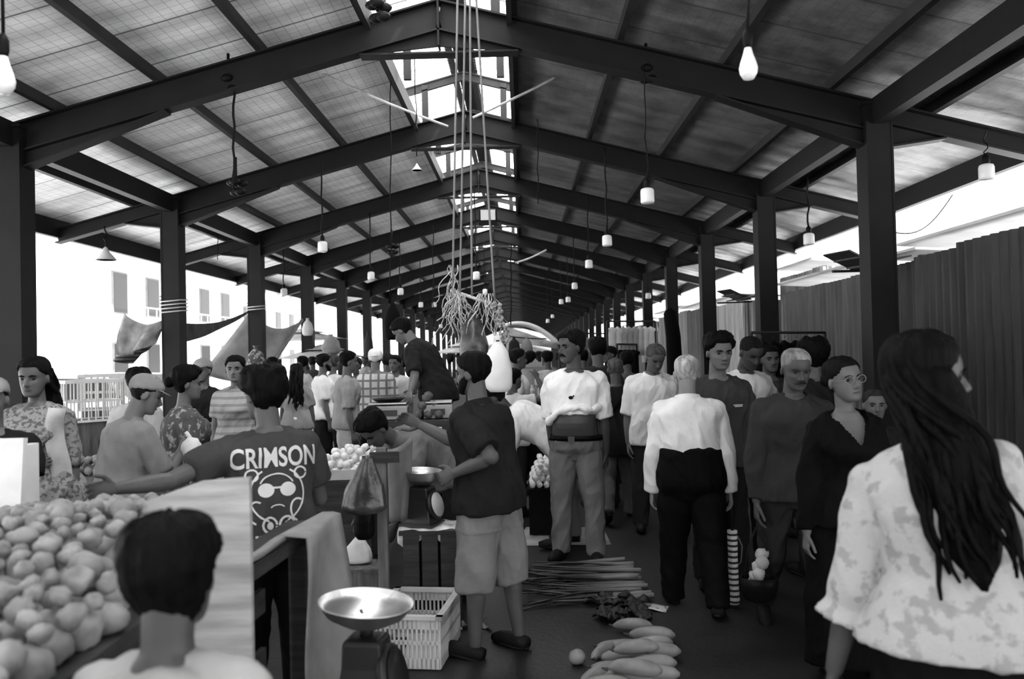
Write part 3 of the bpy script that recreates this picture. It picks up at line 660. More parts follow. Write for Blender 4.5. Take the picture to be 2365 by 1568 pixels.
put('rolled', 'man standing with his white tee rolled up over his bare belly, pale jeans', 1325, 764, 6.48, 166, hc=.016, hT=.075, sk=.105, beard=1, head=(-42, 2, 0), belly=.075, fat=1.02, top=T(.8, sleeve=.92, hem=.42, armr=1.12, roll=.25, inf=.018), bottom=T(.22, w=.04, belt=.015, loose=1.0), L=((-.13, -.05, -1), (-.02, -.12, -1)), Rr=((.1, -.2, -1), (0, -.2, -1)), legs=((3, 4, 2), (-2, 5, 2)), vox=NEAR, hseed=21)
# --- the right-hand aisle
put('jacket', 'man in a long dark shirt with a shoulder strap walking away down the aisle', 1421, 823, 8.0, -4, hc=.12, hT=.02, sk=.1, fat=1.1, top=T(.03, sleeve=2, hem=-.36, flare=.05, name='long_shirt'), bottom=T(.14), legs=((-18, 3, 22), (16, 3, 8)), vox=MID, face=False)
mb = MB(); q_ = PPL['jacket']; sp_ = q_['spine']
mb.tube([sp_(.97)+V((.07, -.02, .02)), sp_(.85)+V((.07, -.155, 0)), sp_(.55)+V((-.06, -.165, 0)), sp_(.2)+V((-.2, -.14, 0)), sp_(.05)+V((-.24, -.02, 0))], .018, 6, .4); mb.build('bag_strap', M(.012), q_['root'], True)
put('whiteshirt', 'stout man in a white buttoned shirt looking down as he walks towards the camera', 1503, 789, 7.5, 182, hc=.10, hT=.025, sk=.13, fat=1.12, belly=.06, head=(10, 30, 0), top=T(.75, sleeve=.95, hem=-.2, col=M(.75)), bottom=T(.05), vox=MID)
put('oldman', 'old white-haired man in a white long-sleeved shirt and black trousers, walking away', 1588, 836, 5.2, -6, hair='short', hc=.42, hT=.022, sk=.26, fat=1.08, pitch=14, top=T(.72, sleeve=2, hem=.1, flare=.0, inf=.022, col=M(.72)), bottom=T(.012, w=.36, inf=.034, loose=1.12), L=((-.22, -.05, -1), (-.06, .12, -1)), Rr=((.18, -.1, -1), (.12, .1, -1)), legs=((10, 3, 2), (-12, 3, 10)), vox=NEAR, face=False, Ht=1.60)
put('youngtee', 'young man in a dark tee with small white print, frowning, face to the camera', 1652, 771, 5.7, 184, hc=.012, hT=.10, sk=.16, head=(6, 8, 0), top=T(.075, sleeve=.95, hem=-.14), bottom=T(.03), vox=NEAR, hseed=31)
put('shaved', 'man with a shaved head in a white shirt looking down, behind the young man', 1714, 770, 6.4, 192, hc=.02, hT=.008, sk=.07, head=(6, 30, 0), top=T(.6, sleeve=1, hem=-.2), bottom=T(.03), vox=MID)
put('shadowman', 'man in dark clothes in the shade by the clothes rail, face to the camera', 1772, 800, 7.2, 186, hc=.012, hT=.05, sk=.10, top=T(.05, sleeve=.9), bottom=T(.03), vox=MID)
put('greyhair', 'grey-haired man with a moustache in a dark button shirt walking to the camera', 1822, 797, 4.75, 180, hc=.25, hT=.012, sk=.10, beard=1, fat=1.06, pitch=8, head=(4, 16, 0), top=T(.06, sleeve=1.9, hem=-.16, col=M(.06)), bottom=T(.055), L=((-.16, 0, -1), (-.05, .15, -1)), Rr=((.16, .0, -1), (.05, .1, -1)), legs=((10, 3, 4), (-14, 3, 14)), vox=NEAR)
put('blackdress', 'woman in glasses and a long black V-neck dress walking to the camera', 1945, 826, 4.05, 184, fem=True, hair='bun', hc=.014, hT=.04, sk=.16, fat=1.06, head=(14, -4, 6), top=T(.010, sleeve=1.9, hem=-.1, name='dress_top', vneck=.13), bottom=dict(kind='skirt', m=M(.010), hem=.1, w=.3, rx=.24), vox=NEAR, L='hang', Rr=((.2, .05, -1), (.1, .05, -1)))
put('childhead', 'small child with cropped hair half hidden behind the woman in black', 2016, 902, 5.4, 170, hc=.05, hT=.02, sk=.16, top=T(.04), bottom=T(.03), vox=MID)
put('blackhair', 'woman with a mass of black hair, only the back of her head showing', 1884, 786, 5.9, 20, fem=True, hc=.010, hT=.12, top=T(.03, sleeve=1.9), bottom=T(.03), vox=MID, face=False)
put('backdark', 'dark-haired man in a dark shirt seen from behind in the crowd past the belly man', 1381, 780, 8.6, 10, hc=.014, hT=.06, top=T(.05, sleeve=.9), bottom=T(.05), vox=FAR, face=False)
put('scarfback', 'woman with a dark shawl over her head walking away down the aisle', 1376, 823, 9.0, 5, fem=True, hair='capback', hc=.05, hT=.09, top=T(.05, sleeve=1.9, hem=-.2), bottom=dict(kind='skirt', m=M(.05)), vox=FAR, face=False)
put('capaisle', 'man in a black cap in front of the hanging clothes', 1413, 800, 11.6, 120, hair='cap', hc=.02, top=T(.2), bottom=T(.05), vox=FAR)
put('darkaisle', 'dark-haired person at the foot of the hanging clothes', 1449, 812, 10.2, 15, hc=.014, hT=.05, top=T(.12), bottom=T(.05), vox=FAR, face=False)
put('profile', 'man in a white shirt in profile by the snack stall under the far awning', 1188, 806, 9.6, -80, hc=.02, sk=.13, top=T(.7), bottom=T(.1), vox=FAR)
put('handhead', 'boy in a pale tee holding a hand to his head at the far stall counter', 1180, 850, 8.3, -50, hc=.012, sk=.12, top=T(.6), bottom=T(.05), Rr=((.5, .6, .1), (-.5, -.2, 1)), vox=FAR, face=False, Ht=1.47)
put('smallhead', 'small dark head of a shopper in the gap left of the aisle', 1347, 809, 13, 0, hc=.012, top=T(.2), bottom=T(.05), vox=FAR, face=False)
put('faraway', 'dark-haired shopper at the snack stall left of the standing man', 1266, 811, 12.5, 40, hc=.014, hT=.05, top=T(.5), bottom=T(.05), vox=FAR, face=False)
base = [person('shopper standing far down the hall among the stalls', (0, -30), 0, 1.66, hc=.015+.02*i, hT=.06, top=T((.6, .1, .35)[i]), bottom=T(.05), vox=.016, face=False, fem=i == 2)['root'] for i in range(3)]
r2 = random.Random(4); spots = []
for x in (702, 722, 845, 942, 1040, 1062, 1078, 1128, 1212, 1228, 1244, 1292, 1310, 1330, 1358, 1432, 1458, 640, 625, 975):
    d = 14+(len(spots)*3.7) % 11; spots.append((x, d))
for i, (x, d) in enumerate(spots):
    o = base[i] if i < 3 else copy_tree(base[i % 3]); p = P(x, 820, d)
    o.location = (p.x, p.y, 0); o.rotation_euler.z = r2.uniform(0, 6.28); o['group'] = 'shoppers far down the hall'
harvest()
# --- printed back of the dark tee: lettering and a face in sunglasses
def project_print(mb_or_me, pl, name, m, parent, off=.003):
    sh = [c for c in pl['root'].children if c.name.startswith('shirt')][0]; bv = BVHTree.FromPolygons([v.co.copy() for v in sh.data.vertices], [tuple(p.vertices) for p in sh.data.polygons])
    return sh, bv
def stick(pl, me, name, m, centre_s, dirn, thick=.004):
    """lays a flat x-z mesh on the surface of the shirt"""
    sh = [c for c in pl['root'].children if c.name.startswith('shirt')][0]
    bv = BVHTree.FromPolygons([v.co.copy() for v in sh.data.vertices], [tuple(p.vertices) for p in sh.data.polygons])
    bm = bmesh.new(); bm.from_mesh(me)
    bmesh.ops.triangulate(bm, faces=bm.faces)
    for _ in range(3):
        es = [e for e in bm.edges if e.calc_length() > .012]
        if es: bmesh.ops.subdivide_edges(bm, edges=es, cuts=1); bmesh.ops.triangulate(bm, faces=bm.faces)
    c = pl['spine'](centre_s); r = pl['Rot'](centre_s); dn = r @ V((0, dirn, 0))
    for v in bm.verts:
        o = c + r @ V((v.co.x*-dirn, 0, v.co.z)) + dn*.5
        h = bv.ray_cast(o, -dn)
        v.co = (h[0] + h[1]*thick) if h[0] else o - dn*.38
    me2 = bpy.data.meshes.new(name); bm.to_mesh(me2); bm.free()
    return link(name, me2, m, sh, True)
def text_mesh(s, size, sx=1.):
    c = bpy.data.curves.new('lettering', 'FONT'); c.body = s; c.size = size; c.align_x = 'CENTER'; c.offset = size*.02
    o = bpy.data.objects.new('lettering', c); COL.objects.link(o); dg = bpy.context.evaluated_depsgraph_get()
    me = bpy.data.meshes.new_from_object(o.evaluated_get(dg)); bpy.data.objects.remove(o)
    for v in me.vertices: v.co = V((v.co.x*sx, 0, v.co.y))
    return me
def flat_mesh(polys):
    me = bpy.data.meshes.new('print'); v = []; f = []
    for p in polys: f.append(tuple(range(len(v), len(v)+len(p)))); v += [(x, 0, z) for x, z in p]
    me.from_pydata(v, [], f); return me
def ell(cx, cz, rx, rz_, n=18, a0=0, a1=360): return [(cx+rx*math.cos(R(lerp(a0, a1, i/n))), cz+rz_*math.sin(R(lerp(a0, a1, i/n)))) for i in range(n if a1-a0 == 360 else n+1)]
def arc(cx, cz, rx, rz_, w, a0, a1, n=14):
    o = ell(cx, cz, rx, rz_, n, a0, a1); i = ell(cx, cz, rx-w, rz_-w, n, a0, a1)
    return [[o[j], o[j+1], i[j+1], i[j]] for j in range(len(o)-1)]
wp = M(.62, .6, bump=0)
tm_ = PPL['tee']
stick(tm_, text_mesh('CRIMSON', .115, .72), 'lettering', wp, .70, -1)
pol = [ell(-.045, .02, .034, .03), ell(.045, .02, .034, .03), [(-.02, .034), (.02, .034), (.02, .026), (-.02, .026)]]
pol += arc(0, -.0, .115, .12, .007, 120, 250) + arc(0, 0, .115, .12, .007, -70, 60) + arc(0, .03, .075, .06, .006, 20, 160) + arc(0, -.06, .03, .02, .005, 20, 160)
for sx in (-1, 1): pol += arc(sx*.035, -.125, .034, .036, .009, 0, 350) + [ell(sx*.035, -.128, .014, .016)] + arc(sx*.10, .085, .03, .028, .008, 0, 350) + arc(sx*.085, -.07, .035, .05, .008, 60, 260)
stick(tm_, flat_mesh(pol), 'face_print', wp, .46, -1)
stick(tm_, flat_mesh([[(x-.006, -.004), (x+.006, -.004), (x+.006, .005), (x-.006, .005)] for x in (-.09+.018*i for i in range(11))]), 'small_print', wp, .12, -1)
yt_ = PPL['youngtee']
for cs, x0, x1, zz in ((.70, -.115, -.05, .0), (.70, -.115, -.045, -.012), (.66, .06, .12, .01), (.66, .07, .12, 0), (.5, -.07, .0, 0)):
    stick(yt_, flat_mesh([[(x, zz-.003), (x+.010, zz-.003), (x+.010, zz+.004), (x, zz+.004)] for x in (lerp(x0, x1, i/5) for i in range(6))]), 'small_print', wp, cs, 1)
stick(PPL['rolled'], flat_mesh([ell(0, 0, .018, .014, 9), ell(.02, .012, .008, .006, 7)]), 'chest_print', M(.02, bump=0), .66, 1)
# glasses of the woman in black
bd = PPL['blackdress']; g = MB(); H_ = bd['H']; hh_ = bd['hh']
for sx in (-1, 1):
    pts = [H_(sx*.16+.11*math.cos(a), .40, .485+.085*math.sin(a)) for a in (2*math.pi*j/16 for j in range(17))]; g.tube(pts, .0016, 5)
    g.tube([H_(sx*.27, .40, .50), H_(sx*.36, .0, .50)], .0015, 5)
g.tube([H_(-.05, .41, .5), H_(.05, .41, .5)], .0016, 5); g.build('glasses', M(.3, .3, metal=.6, bump=0), bd['root'], True)
# ================================================================ SHEDS, STREET, STALLS
def corr(mb, a, b, z0, z1, nrm, per=.15, amp=.018, seed=0, rag=.03):
    """corrugated sheet standing from a to b"""
    a, b = V((*a, 0)), V((*b, 0)); n = max(2, int((b-a).length/per*4)); nv = V((*nrm, 0)); rr = random.Random(seed); v = []; ped = 0
    for i in range(n+1):
        p = a.lerp(b, i/n); 
        if i % 24 == 0: ped = rr.uniform(-rag, rag)
        o = nv*amp*(1, 1, -1, -1)[i % 4]
        for z in (z0, z1+ped):
            v.append(p + o + V((0, 0, z))); v.append(p + o - nv*.003 + V((0, 0, z)))
    f = []
    for i in range(n):
        q = i*4; f += [(q, q+4, q+6, q+2), (q+1, q+3, q+7, q+5), (q+2, q+6, q+7, q+3), (q, q+1, q+5, q+4)]
    f += [(0, 2, 3, 1), (n*4, n*4+1, n*4+3, n*4+2)]
    return mb.add(v, f)
def zinc(c): return mat('weathered corrugated iron %g' % c, c, .5, .35, .4, var=.35, vscale=2.5, stretch=(1, 2.5, .3), bump=.1, bscale=20)
zn = {c: zinc(c*1.3) for c in (.05, .07, .10, .22, .4)}
zroofm = mat('bare bright zinc', .78, .6, .0, var=.15, vscale=2)
def shed(y0, y1, x, z, c, lab, seed, depth=2.4, per=.15):
    r = empty('market_shed', lab, 'shed', (0, 0, 0), 0)
    mb = MB(); corr(mb, (x, y1), (x, y0), .02, z, (-1, 0), per, seed=seed); mb.build('front_panel', zn[c], r)
    mb = MB(); corr(mb, (x+.02, y0), (x+depth, y0), .02, z-.02, (0, -1), per, seed=seed+1); mb.build('side_panel', zn[c], r)
    mb = MB(); corr(mb, (x+.02, y1), (x+depth, y1), .02, z-.02, (0, 1), per, seed=seed+2); mb.build('side_panel', zn[c], r)
    mb = MB().box((x+depth/2-.06, (y0+y1)/2, z+.06), (depth+.24, y1-y0+.1, .03), Matrix.Rotation(R(3), 3, 'Y')); mb.build('roof', zroofm, r)
    for yy in (y0+.04, y1-.04): MB().box((x+.06, yy, z/2), (.07, .07, z)).build('post', steel2, r)
    return r
shed(2.6, 9.25, 4.42, 2.62, .05, 'dark corrugated iron shed nearest on the right, behind the woman in the white blouse', 1)
shed(9.35, 10.35, 4.62, 2.58, .05, 'narrow recessed corrugated shed front beside the nearest right column', 2)
shed(10.5, 13.75, 4.42, 2.55, .10, 'corrugated iron shed between the two nearest right columns', 3)
shed(14.0, 16.2, 5.1, 3.0, .22, 'taller pale shed set back behind the second right column', 4)
shed(16.4, 18.7, 4.42, 2.58, .4, 'pale corrugated shed lit from above, past the second right column', 5)
shed(19.0, 22.0, 4.42, 2.62, .10, 'dark corrugated shed with a pale streak, before the black rolled cover', 6)
shed(22.4, 27.0, 4.5, 2.7, .22, 'long grey shed beyond the rolled black cover', 7)
shed(27.5, 40.0, 4.5, 2.6, .10, 'farthest shed row along the right side of the hall', 8)
# loose roof scraps above the sheds
for i, (x, y, d) in enumerate(((1988, 612, 9.9), (1700, 690, 15.8))):
    p = P(x, y, d); o = empty('roofing_scrap', ['bent iron roofing scrap on the shed beside the nearest right column', 'bent iron roofing scrap on the pale shed roof'][i], 'roofing scrap', p, .3)
    mb = MB()
    for j in range(3): mb.box((.1*j, .35*j-.3, .05*j), (.5, .5, .02), Matrix.Rotation(.3*j-.2, 3, 'Y'))
    mb.build('sheet', zn[.07], o); MB().beam((-.4, 0, -.08), (.4, .1, -.05), .03, .03).build('batten', steel2, o)
# --- black rolled cover
p = P(1556, 812, 17.6); o = empty('rolled_cover', 'tall black rolled cover standing at the aisle edge', 'rolled cover', (p.x, p.y, 0))
MB().tube([(0, 0, 0), (.02, 0, .9), (0, 0, 1.9), (-.05, 0, 2.42), (-.1, 0, 2.5)], [.2, .18, .16, .15, .08], 14).build('roll', M(.012), o, True); MB().tube([(0, 0, .85), (0, 0, .9)], .195, 14).build('tie', M(.15), o, True)
# --- left street: two buildings, car
def building(lab, c, sx, sy, h, cols, rows, ww, wh, balc=False):
    r = empty('building', lab, 'building', (c[0], c[1], 0)); bw = mat('sunlit plaster', .8, .9, var=.06, vscale=.5); gl = mat('window pane', .06, .2)
    MB().box((0, 0, h/2), (sx, sy, h)).build('walls', bw, r); MB().box((0, 0, h+.1), (sx+.5, sy+.5, .2)).build('roof_slab', bw, r)
    for i in range(cols):
        for j in range(rows):
            y = -sy/2 + sy*(i+.5)/cols; z = 1.6 + j*2.9
            w_ = MB().box((sx/2+.03, y, z), (.08, ww+.14, wh+.14)).build('window_frame', M(.3, bump=0), r); MB().box((sx/2+.07, y, z), (.03, ww, wh)).build('pane', gl, w_)
    if balc:
        for j in range(1, rows):
            b = MB().box((sx/2+.6, 0, 2.9*j), (1.2, sy, .14)).build('balcony', M(.6, bump=0), r); g = MB()
            for i in range(int(sy/.8)+1): g.box((sx/2+1.15, -sy/2+.8*i, 2.9*j+.5), (.03, .03, .9))
            g.box((sx/2+1.15, 0, 2.9*j+.97), (.05, sy, .05)); g.build('railing', M(.4, bump=0), b)
building('white low building outside the nearest left bay', (-23, 21, 0), 10, 12, 6.2, 4, 2, 1.1, 1.3)
building('white building with balconies outside the second left bay', (-21, 39.5, 0), 9, 15, 10, 5, 3, 1.1, 1.6, True)
building('far white building beyond the tarpaulins', (-24, 62, 0), 10, 22, 9, 6, 3, 1.2, 1.5, True)
p = P(262, 838, 14.5); o = empty('parked_car', 'pale parked car seen between the left columns', 'car', (p.x, p.y, 0), R(70)); cm_ = mat('car paint', .5, .25, spec=.5)
mb = MB(); prof = [(-2.0, .35), (-2.05, .75), (-1.9, .95), (-1.2, 1.0), (-.7, 1.42), (.7, 1.45), (1.35, 1.0), (1.95, .9), (2.05, .6), (2., .35)]
mb.loft([[V((s*w_, y, z)) for y, z in prof] for s, w_ in ((-1, .78), (-1, .82), (1, .82), (1, .78))]); mb.build('car_body', cm_, o, False, .04)
for sx in (-1, 1):
    MB().add([(sx*.825, -1.05, 1.02), (sx*.825, -.62, 1.36), (sx*.825, .62, 1.38), (sx*.825, 1.1, 1.02), (sx*.80, -1.05, 1.02), (sx*.80, -.62, 1.36), (sx*.80, .62, 1.38), (sx*.80, 1.1, 1.02)], [(0, 1, 2, 3), (7, 6, 5, 4), (0, 4, 5, 1), (1, 5, 6, 2), (2, 6, 7, 3), (3, 7, 4, 0)]).build('side_window', M(.03, .1, bump=0), o)
    for y in (-1.3, 1.3): MB().lathe([(.05, -.09), (.3, -.09), (.32, -.05), (.32, .05), (.3, .09), (.05, .09)], (sx*.76, y, .32), 20, Matrix.Rotation(R(90), 3, 'Y')).build('wheel', M(.02, bump=0), o, True)
# --- tarpaulins
def cloth(name, lab, cat, cs, m, sag=.15, n=12, thick=(0, .012, 0), wr=.03, parent=None, group=None):
    """hung cloth between four corners (tl, tr, br, bl)"""
    a, b, c, d = [V(q) for q in cs]; s_ = rng.random()*9
    mb = MB().grid(lambda u, v: a.lerp(b, u).lerp(d.lerp(c, u), v) + V((0, wr*math.sin(u*11+v*3+s_)*(.3+v), -sag*math.sin(math.pi*u)*(1-.3*v))), n, n, thick=thick)
    o = mb.build(name, m, parent, True)
    return tag(o, lab, cat, group) if lab else o
tarp = M(.16, var=.25, vscale=5)
cloth('tarpaulin', 'dark triangular tarpaulin stretched between the second and third left columns', 'tarpaulin', (P(408, 745, 11.75), P(574, 718, 14.9), P(574, 722, 14.9), P(408, 795, 11.75)), M(.12, var=.3, vscale=4), .1)
cloth('tarpaulin', 'grey tarpaulin sloping down from the third left column', 'tarpaulin', (P(575, 722, 15.45), P(694, 742, 16.5), P(610, 862, 15.7), P(468, 862, 15.45)), M(.42, var=.15, vscale=4), .22)
MB().tube([P(698, 738, 16.4), P(615, 864, 15.55)], .03, 8).build('tent_pole', M(.3, bump=0), None, True); tag(bpy.data.objects['tent_pole'], 'slanting pole at the right edge of the grey tarpaulin', 'pole')
cloth('tarpaulin', 'bundled pale plastic sheet tied to the second left column', 'tarpaulin', (P(285, 722, 11.2), P(382, 735, 11.4), P(372, 770, 11.4), P(275, 820, 10.9)), M(.6, .5, var=.4, vscale=5), .12, 16, wr=.12)
cloth('tarpaulin', 'striped grey plastic sheet sagging under the pale bundled one', 'tarpaulin', (P(300, 748, 11.5), P(384, 752, 11.6), P(340, 800, 11.5), P(265, 830, 11.4)), M(.28, pat='bands', pc=.1, ps=6), .2, 16, wr=.1)
# --- end wall of the hall
tag(MB().box((XM, D0+BAY*(NF-1)+3, 2.6), (9, .2, 5.4)).build('wall_end', M(.3)), 'end wall closing the far end of the hall', 'wall', kind='structure')

# ================================================================ LAMPS AND HANGING THINGS
ivory = mat('lamp glass', .85, .25, spec=.5); blackp = M(.02, .5, bump=0)
def lamp(x, y, d, kind, lab, sc_=1.):
    p = P(x, y, d); zt = zroof(p.x) - (.35 if kind != 'wall' else .1); r = empty('hanging_lamp', lab, 'lamp', p, 0, 'lamps hanging from the roof')
    rr = random.Random(int(x)); L_ = zt - p.z; pts = [(0, 0, .12)] + [(.02*math.sin(j*1.7+x)*(1-j/8), .02*math.cos(j*1.3), .12+(L_-.12)*j/8) for j in range(1, 9)]
    MB().tube(pts, .006 if d < 9 else .011, 5).build('cord', blackp, r, True)
    if kind == 'bulb':
        MB().lathe([(.002, -.075), (.02, -.07), (.032, -.05), (.035, -.03), (.030, -.008), (.02, .02), (.016, .035), (.013, .05)], n=20).build('bulb', ivory, r, True)
        MB().lathe([(.014, .048), (.016, .06), (.018, .065), (.018, .10), (.012, .115), (.004, .125)], n=14).build('socket', blackp, r, True)
    elif kind == 'jar':
        MB().lathe([(.002, -.09), (.055, -.088), (.062, -.075), (.062, .02), (.055, .04), (.03, .05), (.003, .052)], n=20).build('bulb', ivory, r, True)
        MB().lathe([(.028, .05), (.03, .055), (.028, .11), (.012, .13), (.004, .135)], n=14).build('socket', blackp, r, True)
    else:
        MB().lathe([(a*sc_, b*sc_) for a, b in ((.13, -.06), (.135, -.055), (.04, .06), (.025, .1), (.004, .12), (.02, .05), (.12, -.06))], n=20).build('lamp_shade', M(.6, bump=0), r, True)
    return r
lamp(1728, 140, 3.1, 'bulb', 'large pear-shaped bulb hanging high in front of the right roof slope')
lamp(8, 165, 2.6, 'bulb', 'out-of-focus bulb at the upper left edge of the picture')
for x, y, d, lab in ((1495, 447, 7.4, 'jar-shaped white lamp below and left of the big bulb, in the right bay'), (1402, 552, 10.4, 'jar lamp second along the right aisle row'), (1360, 607, 13.6, 'jar lamp third along the right aisle row'), (1327, 658, 17.5, 'jar lamp fourth along the right aisle row, with shade'),
                     (1312, 690, 21, 'small lamp fifth along the right aisle row'), (1296, 695, 23, 'small lamp beside the fifth of the right aisle row'), (1265, 740, 30, 'tiny lamp low at the far end right of the ridge'), (1276, 729, 33, 'tiny lamp above the lowest far right one'),
                     (745, 566, 10.6, 'jar lamp on a long cord between the third and fourth left columns'), (857, 634, 14.5, 'jar lamp left of the hanging black bag'), (925, 671, 17, 'jar lamp just above the hanging black bag'), (1100, 634, 14, 'white lamp beside the ridge above the hanging bundle'), (1120, 672, 22, 'small white lamp right of the hanging bundle'),
                     (1868, 548, 9.6, 'white lamp on looped cords in the right eave bay'), (1497, 681, 19, 'white lamp between the fifth and sixth right columns'), (656, 672, 15.5, 'white lamp in the left eave bay by the fourth column'), (972, 702, 22, 'small lamp right of the hanging black bag'), (1003, 702, 24, 'tiny lamp farther right of the hanging black bag'), (1018, 752, 30, 'tiny lamp left of the dark hanging sack'), (2278, 392, 7.0, 'faint lamp near the eave at the far right')):
    lamp(x, y, d, 'jar', lab)
lamp(244, 590, 10.8, 'shade', 'cone-shaded lamp hanging under the left eave'); lamp(963, 388, 8.2, 'shade', 'small white cone shade under the left slope beside the skylight', .4)
# loose cables with dark knots
for i, (x, y0, y1, d, lab) in enumerate(((540, 195, 440, 7.9, 'twisted cable hanging from the nearest left rafter'), (902, 100, 700, 9.5, 'thin cord dropping to the hanging black bag'), (1000, 520, 800, 12, 'thin cord left of the bundle of ropes'), (1243, 385, 470, 10, 'short pale cord under the right slope'), (503, 520, 600, 14.5, 'cord under the left eave by the third column'), (1180, 560, 752, 14, 'thin dark rod hanging under the ridge'))):
    a = P(x, y0, d); b = P(x, y1, d); a.z = max(a.z, zroof(a.x)-.3) if i in (0, 1, 3) else a.z
    MB().tube([a.lerp(b, j/10) + V((.009*math.sin(j*1.9), 0, 0))*(0 < j < 10) for j in range(11)], .012 if i in (0, 5) else .007, 5).build('hanging_cable', blackp, None, True)
    tag(bpy.data.objects['hanging_cable' + ('.%03d' % i if i else '')], lab, 'cable')
def hook(x, y, d, lab):
    p = P(x, y, d); mb = MB(); 
    for j in range(5): mb.ball(p + V((.05*math.sin(j*2), .02*j-.04, .05*math.cos(j*3))), (.06, .04, .04), 8, 6)
    mb.tube([p, p+V((0, 0, .3))], .015, 6); tag(mb.build('hanging_cable_knot', blackp, None, True), lab, 'cable knot')
hook(528, 195, 7.9, 'dark cable knot on the nearest rafter, left slope'); hook(1493, 172, 7.9, 'dark cable knot under the nearest rafter, right slope'); hook(905, 575, 12.5, 'dark tangle of cable ends above the hanging black bag'); hook(872, 26, 6.3, 'dark cable knot at the left edge of the skylight'); hook(545, 432, 8.2, 'tangle at the lower end of the twisted cable'); 
# ropes
rope = M(.55, var=.3)
def rp(a, b, sag, rad, lab, m=rope, n=14):
    a, b = V(a), V(b); mb = MB().tube([a.lerp(b, j/n) - V((0, 0, sag*math.sin(math.pi*j/n))) for j in range(n+1)], rad, 6); tag(mb.build('hanging_rope', m, None, True), lab, 'rope')
rp(P(1092, 272, 9.6), P(1352, 140, 9.6), .02, .016, 'thick pale rope slanting up to the right from the ridge'); rp(P(705, 150, 9.0), P(1035, 292, 9.6), .03, .014, 'thick pale rope slanting from the left slope to the ridge')
rp(P(1190, 607, 13), P(1262, 577, 13), .02, .014, 'short pale rope across the right side of the far ridge'); rp(P(2040, 530, 8.0), P(2200, 450, 9.5), .2, .006, 'thin wire from the nearest right column to the eave', blackp)
for i, (x, xx, lab) in enumerate(((1060, 1045, 'leftmost of the ropes dropping from the ridge to the bundle'), (1078, 1062, 'second of the ridge ropes to the bundle, knotted'), (1087, 1090, 'third of the ridge ropes to the bundle'), (1098, 1143, 'rightmost of the ridge ropes to the bundle'))):
    a = P(x, 30, 6.6); b = P(xx, 690 if i != 3 else 702, 7); a.z = max(a.z, ZR-.3)
    rp(a, b, 0, .009, lab, M(.28))
# bar with bundles
o = empty('hanging_bar', 'pale bar slung on ropes above the head of the man in a dark polo', 'bar', P(1092, 688, 7)); inv = o.location
mb = MB().tube([P(1040, 670, 7)-inv, P(1147, 706, 7)-inv], .014, 8); mb.build('bar', M(.6), o, True)
for x, y in ((1048, 673), (1142, 703)): MB().ball(P(x, y, 7)-inv, (.025, .02, .03), 8, 6).build('knot', M(.4), o, True)
r2 = random.Random(2)
for i, (x, lab) in enumerate(((1042, 'pale fibre strands hanging at the left end of the bar'), (1062, 'looped pale straps hanging left of the dark sack'), (1122, 'strands hanging at the right end of the bar'))):
    mb = MB()
    for j in range(17):
        a = P(x + r2.uniform(-16, 16), 612 if i == 0 and j < 6 else 678, 7 + r2.uniform(-.05, .05)); q = [a]; sw, ph, st = r2.uniform(-.02, .02), r2.uniform(0, 6), r2.uniform(.025, .06)
        for t in range(1, 9): q.append(a + V((.022*math.sin(t*1.1+ph)+sw*t, .03*math.cos(t*.9+ph), -st*t)))
        mb.tube(q, r2.uniform(.003, .007), 5, .6)
    tag(mb.build('fibre_strands', M(.5, var=.4, vscale=20), None, True), lab, 'strands')
def sack(x, y0, y1, w, d, m, lab, name, cat, tie=True, seed=0, wide=False):
    a, b = P(x, y0, d), P(x, y1, d); h = a.z-b.z; o = empty(name, lab, cat, b); rings = []
    tab = [(0, .62), (.08, .9), (.35, 1.), (.7, .75), (.88, .28), (.92, .16), (1, .34)] if not wide else [(0, .3), (.03, .8), (.12, 1.), (.5, .78), (.85, .34), (.96, .2), (1, .24)]
    for i in range(17):
        t = i/16; rr_ = w*interp(tab, t); pl = .10*t if wide else 0
        rings.append([V((rr_*math.cos(a_)*(1+.1*noise.noise(V((math.cos(a_)*2, t*4, seed)))+pl*math.sin(11*a_+seed)) + (-.25*w*(1-t) if wide else 0), rr_*(.45 if wide else .7)*math.sin(a_)*(1+.15*noise.noise(V((math.sin(a_)*3, t*5, seed)))+pl*math.sin(9*a_)), h*t)) for a_ in (2*math.pi*j/40 for j in range(40))])
    MB().loft(rings).build('bag_body', m, o, True)
    if tie: MB().lathe([(w*.17, h*.89), (w*.22, h*.905), (w*.17, h*.92)], n=14).build('tie', M(.05), o, True)
    return o
plast = mat('dark cloudy plastic', .07, .28, spec=.55, var=.5, vscale=9, bump=.5, bscale=16)
sack(1095, 712, 850, .125, 7.0, plast, 'dark plastic sack hanging from the bar behind the bearded man', 'hanging_sack', 'sack', seed=1)
sack(1152, 775, 905, .12, 6.9, M(.8, var=.06), 'white cloth bag hanging right of the dark sack', 'hanging_bag', 'bag', seed=2)
mb = MB()
for j in range(70):
    t = r2.random(); c = P(lerp(1142, 1170, t)+r2.uniform(-10, 10), lerp(700, 792, t)+r2.uniform(-8, 8), 6.95); mb.ball(c, r2.uniform(.008, .02), 6, 4)
tag(mb.build('dried_bunch', M(.32, var=.6, vscale=40), None, True), 'bunch of dried stems hanging down over the white cloth bag', 'dried bunch')
